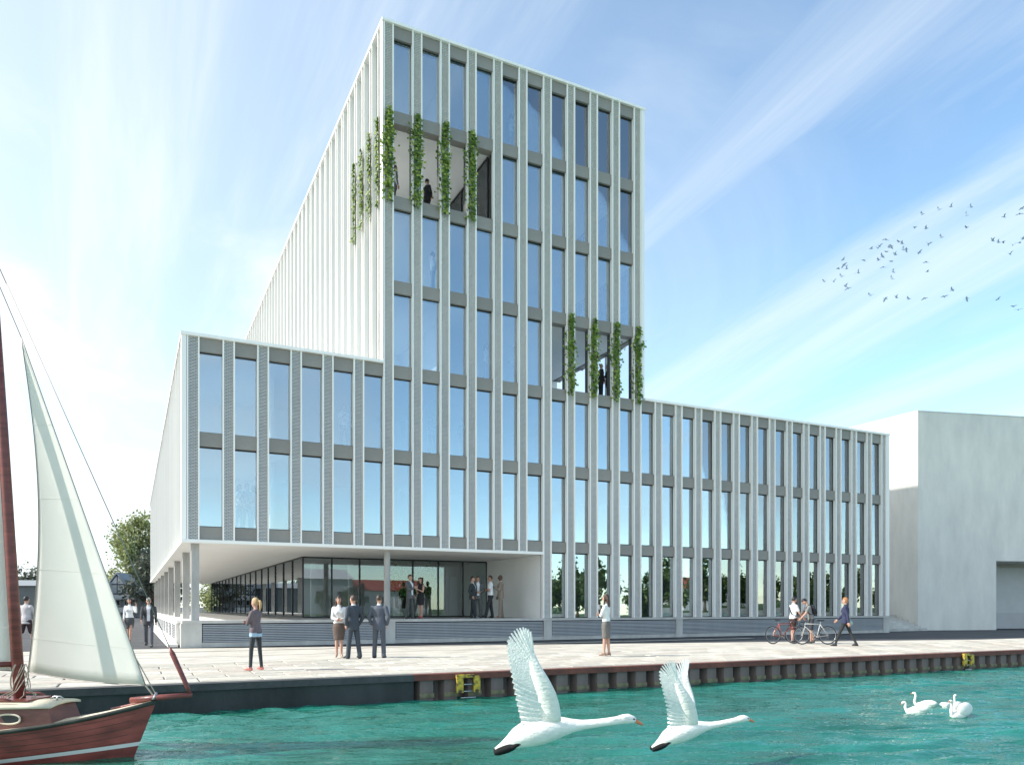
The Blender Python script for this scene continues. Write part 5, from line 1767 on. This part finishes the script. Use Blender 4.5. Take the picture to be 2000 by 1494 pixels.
def build_people():
    temps = []
    for (label, loc, face, h, group, vox, extra, spec) in PEOPLE:
        PC, HG, FD, HR, info = person(spec)
        mb = MB()
        for (v_, f_, s_) in PC:
            mb.add(v_, f_, s_)
        me = mesh_from('tmp', mb.v, mb.f)
        o = bpy.data.objects.new('tmp', me)
        COL.objects.link(o)
        rm = o.modifiers.new('r', 'REMESH')
        rm.mode = 'VOXEL'
        rm.voxel_size = vox
        sm_ = o.modifiers.new('s', 'SMOOTH')
        sm_.factor = 0.5
        sm_.iterations = 2
        temps.append((o, mb, HG, FD, HR, info))
    bpy.context.view_layer.update()
    dg = bpy.context.evaluated_depsgraph_get()
    for (label, loc, face, h, group, vox, extra, spec), (o, mb, HG, FD, HR, info) in zip(PEOPLE, temps):
        ev = o.evaluated_get(dg)
        em = ev.to_mesh()
        n_ = len(em.vertices)
        co = np.empty(n_ * 3, dtype=np.float32)
        em.vertices.foreach_get('co', co)
        co = co.reshape(-1, 3)
        faces = [tuple(p.vertices) for p in em.polygons]
        cen = np.array([co[list(q)].mean(0) for q in faces])
        bv = BVHTree.FromPolygons([Vector(p) for p in mb.v], mb.f)
        mi = []
        ILM = info['LM'].inverted()
        b0 = info['b0']
        top = spec.get('top', 'suit')
        for c_ in cen:
            r_ = bv.find_nearest(Vector(c_))
            s_ = mb.mi[r_[2]] if r_[2] is not None else 1
            if s_ == 1 and top in ('suit', 'jacket') and 'openj' not in spec.get('skip', ()):
                p = ILM @ Vector(c_)
                zz_ = p.z - b0
                if p.y > 0.05 and 1.12 < zz_ < 1.50 and abs(p.x) < (0.012 + (zz_ - 1.12) * 0.19):
                    s_ = 4
                    if abs(p.x) < 0.016 and not spec.get('openj') and not spec.get('fem'):
                        s_ = 5
                elif spec.get('openj') and p.y > 0.05 and .95 < zz_ < 1.50 and abs(p.x) < 0.05:
                    s_ = 4
            mi.append(s_)
        ev.to_mesh_clear()
        fin = MB()
        fin.add(co.tolist(), faces)
        fin.mi = mi
        fin.add(HG[0], HG[1], 0)
        o0 = len(fin.v)
        fin.v += [tuple(p) for p in FD[0]]
        fin.f += [tuple(i + o0 for i in q) for q in FD[1]]
        fin.mi += [6 + m_ for m_ in FD[2]]
        sk = SKIN[spec.get('skinc', 'fair')]
        hc = HAIR[spec.get('hairc', 'brown')]
        mats = [cmat(sk, 'skin'), cmat(spec['topc']), cmat(spec['botc']), cmat(spec['shoec'], 'leather'), cmat(spec['shirtc']), cmat((0.05, 0.055, 0.09)), cmat((0.012, 0.012, 0.014), 'leather'),
                cmat(hc, 'hair'), cmat(tuple(a * b__ for a, b__ in zip(sk, (0.85, 0.55, 0.55))), 'skin')]
        sc = h / 1.75
        p = obj('person', fin.mesh('person', mats, True), None, loc)
        p.rotation_euler = (0, 0, R(-(AXIS + face)))
        p.scale = (sc, sc, sc)
        tag(p, label, 'person', group)
        if HR[1]:
            obj('hair', mesh_from('hair', HR[0], HR[1], [cmat(hc, 'hair')], True), p)
        LM, z = info['LM'], info['z']
        if extra == 'backpack':
            bpk = MB()
            bpk.ell((0, -.175, z(1.24)), (.14, .085, .21), 14, 10)
            bpk.ell((0, -.245, z(1.16)), (.10, .04, .11), 12, 8)
            bpk.v = [tuple(LM @ Vector(q)) for q in bpk.v]
            bk = obj('backpack', bpk.mesh('backpack', [cmat((0.022, 0.023, 0.026))], True), p)
            for s in (-1, 1):
                st = MB().tube([(s * .09, -.12, z(1.42)), (s * .105, -.02, z(1.475)), (s * .11, .10, z(1.40)), (s * .115, .125, z(1.26)), (s * .15, .02, z(1.12)), (s * .1, -.12, z(1.10))], .020, 6)
                st.v = [tuple(LM @ Vector(q)) for q in st.v]
                obj('strap', st.mesh('strap', [cmat((0.022, 0.023, 0.026))], True), bk)
        if extra == 'strap':
            st = MB().tube([(-.11, -.05, z(1.47)), (-.10, .11, z(1.40)), (.0, .145, z(1.28)), (.10, .125, z(1.14)), (.17, .02, z(1.03)), (.10, -.13, z(1.10)), (-.05, -.14, z(1.30)), (-.11, -.05, z(1.47))], .020, 6)
            st.v = [tuple(LM @ Vector(q)) for q in st.v]
            obj('shoulder_strap', st.mesh('shoulder_strap', [cmat((0.022, 0.023, 0.026))], True), p)
        if extra == 'handbag':
            bg_ = MB()
            bg_.ell((.245, -.02, z(.87)), (.065, .17, .125), 16, 10)
            k = obj('shoulder_bag', bg_.mesh('shoulder_bag', [cmat((0.36, 0.46, 0.41), 'leather')], True), p)
            st = MB().tube([(.24, -.10, z(.97)), (.20, -.10, z(1.2)), (.15, -.05, z(1.47)), (.19, .07, z(1.35)), (.24, .08, z(.97))], .012, 6)
            obj('strap', st.mesh('strap', [cmat((0.36, 0.46, 0.41), 'leather')], True), k)
        if extra == 'phone':
            obj('phone', MB().box(-.098, -.086, .01, .05, z(1.60), z(1.73)).mesh('phone', [cmat((0.012, 0.012, 0.014), 'leather')]), p)
        me = o.data
        bpy.data.objects.remove(o)
        bpy.data.meshes.remove(me)


build_people()

# ------------------------------------------------------------------ bicycles
M_TYRE = mat('tyre', (0.022, 0.022, 0.023), 0.85)


def bicycle(loc, rz, label, fc, lean=0.0, steer=0.0, rim=None):
    root = bpy.data.objects.new('bicycle', None)
    COL.objects.link(root)
    root.location = loc
    root.rotation_euler = (R(lean), 0, rz)
    tag(root, label, 'bicycle', 'bicycles held by the cyclists')
    mf = mat('bike_paint_%02x%02x%02x' % tuple(int(c * 255) for c in fc), fc, 0.35, metal=0.1)
    rw_ = 0.335
    ring = lambda r_, n_=40: [(r_ * math.cos(2 * math.pi * q / n_), 0, r_ * math.sin(2 * math.pi * q / n_)) for q in range(n_ + 1)]
    T = lambda name, pts, r_, m, par=root, n_=8: obj(name, mesh_from(name, *tube(pts, r_, n_), [m], True), par)
    for (x, st) in ((0.50, steer), (-0.50, 0)):
        w_ = obj('wheel', mesh_from('wheel', *tube(ring(rw_), 0.017, 8, False), [M_TYRE], True), root, (x, 0, rw_ + .017))
        w_.rotation_euler = (0, 0, st)
        obj('rim', mesh_from('rim', *tube(ring(rw_ - .024), 0.010, 6, False), [rim or M_STEEL], True), w_)
        sp_ = MB()
        for q in range(18):
            a = 2 * math.pi * q / 18
            sp_.tube([(0, 0.018 * (1 if q % 2 else -1), 0), ((rw_ - .02) * math.cos(a), 0, (rw_ - .02) * math.sin(a))], 0.0022, 3)
        obj('spokes', sp_.mesh('spokes', [M_STEEL]), w_)
        obj('hub', mesh_from('hub', *tube([(0, -.05, 0), (0, .05, 0)], .018, 8), [M_STEEL], True), w_)
    bb, st_, ht, hb, rd = (-0.08, 0, .29), (-0.22, 0, .80), (0.36, 0, .80), (0.385, 0, .70), (-0.50, 0, .352)
    fr_ = MB()
    for a, c in ((bb, st_), ((-.215, 0, .78), ht), (hb, bb), (ht, hb)):
        fr_.tube([a, c], 0.017, 8)
    for s in (-1, 1):
        fr_.tube([(bb[0], s * .02, bb[2]), (rd[0], s * .05, rd[2])], 0.010, 6)
        fr_.tube([(-.21, s * .02, .77), (rd[0], s * .05, rd[2])], 0.009, 6)
    obj('frame', fr_.mesh('frame', [mf], True), root)
    fk = MB()
    for s in (-1, 1):
        fk.tube([(.388, s * .03, .69), (.42, s * .045, .58), (.50, s * .048, .352)], 0.011, 6)
    obj('fork', fk.mesh('fork', [mf], True), root)
    T('stem', [(.36, 0, .80), (.35, 0, .86), (.43, 0, .875)], .013, M_STEEL)
    T('handlebar', [(.40, -.22, .72), (.50, -.22, .74), (.51, -.22, .83), (.45, -.215, .875), (.43, -.12, .875), (.43, .12, .875), (.45, .215, .875), (.51, .22, .83), (.50, .22, .74), (.40, .22, .72)], .013, M_TYRE)
    T('seat_post', [(-.22, 0, .79), (-.245, 0, .90)], .013, M_STEEL)
    sd = MB().ell((-.30, 0, .925), (.085, .065, .026), 12, 6).ell((-.18, 0, .925), (.10, .024, .020), 12, 6)
    obj('saddle', sd.mesh('saddle', [M_TYRE], True), root)
    ck = MB()
    ck.add(*tube([(bb[0] + .095 * math.cos(2 * math.pi * q / 24), -.045, bb[2] + .095 * math.sin(2 * math.pi * q / 24)) for q in range(25)], .006, 5, False))
    ck.tube([(bb[0], -.06, bb[2]), (bb[0] + .10, -.065, bb[2] - .13)], .010, 6).tube([(bb[0], .06, bb[2]), (bb[0] - .10, .065, bb[2] + .13)], .010, 6).tube([(bb[0], -.06, bb[2]), (bb[0], .06, bb[2])], .02, 8)
    obj('crankset', ck.mesh('crankset', [M_STEEL], True), root)
    obj('chain', MB().tube([(bb[0], -.045, bb[2] + .095), (rd[0], -.045, rd[2] + .035)], .005, 4).tube([(bb[0], -.045, bb[2] - .095), (rd[0], -.045, rd[2] - .035)], .005, 4).mesh('chain', [M_RAIL]), root)
    for s in (-1, 1):
        obj('pedal', MB().box(-.045, .045, -.035, .035, -.01, .01).mesh('pedal', [M_TYRE]), root, (bb[0] - s * .10, s * .105, bb[2] + s * .13))


bicycle((23.72, 21.62, 0.0), R(-AXIS + 180), 'pale silver road bicycle held by the cyclist in grey', (0.55, 0.53, 0.50), 3, 0.2)
bicycle((23.05, 22.55, 0.0), R(-AXIS + 18), 'red-framed road bicycle beside the cyclist in white', (0.42, 0.10, 0.07), -3, -0.5)
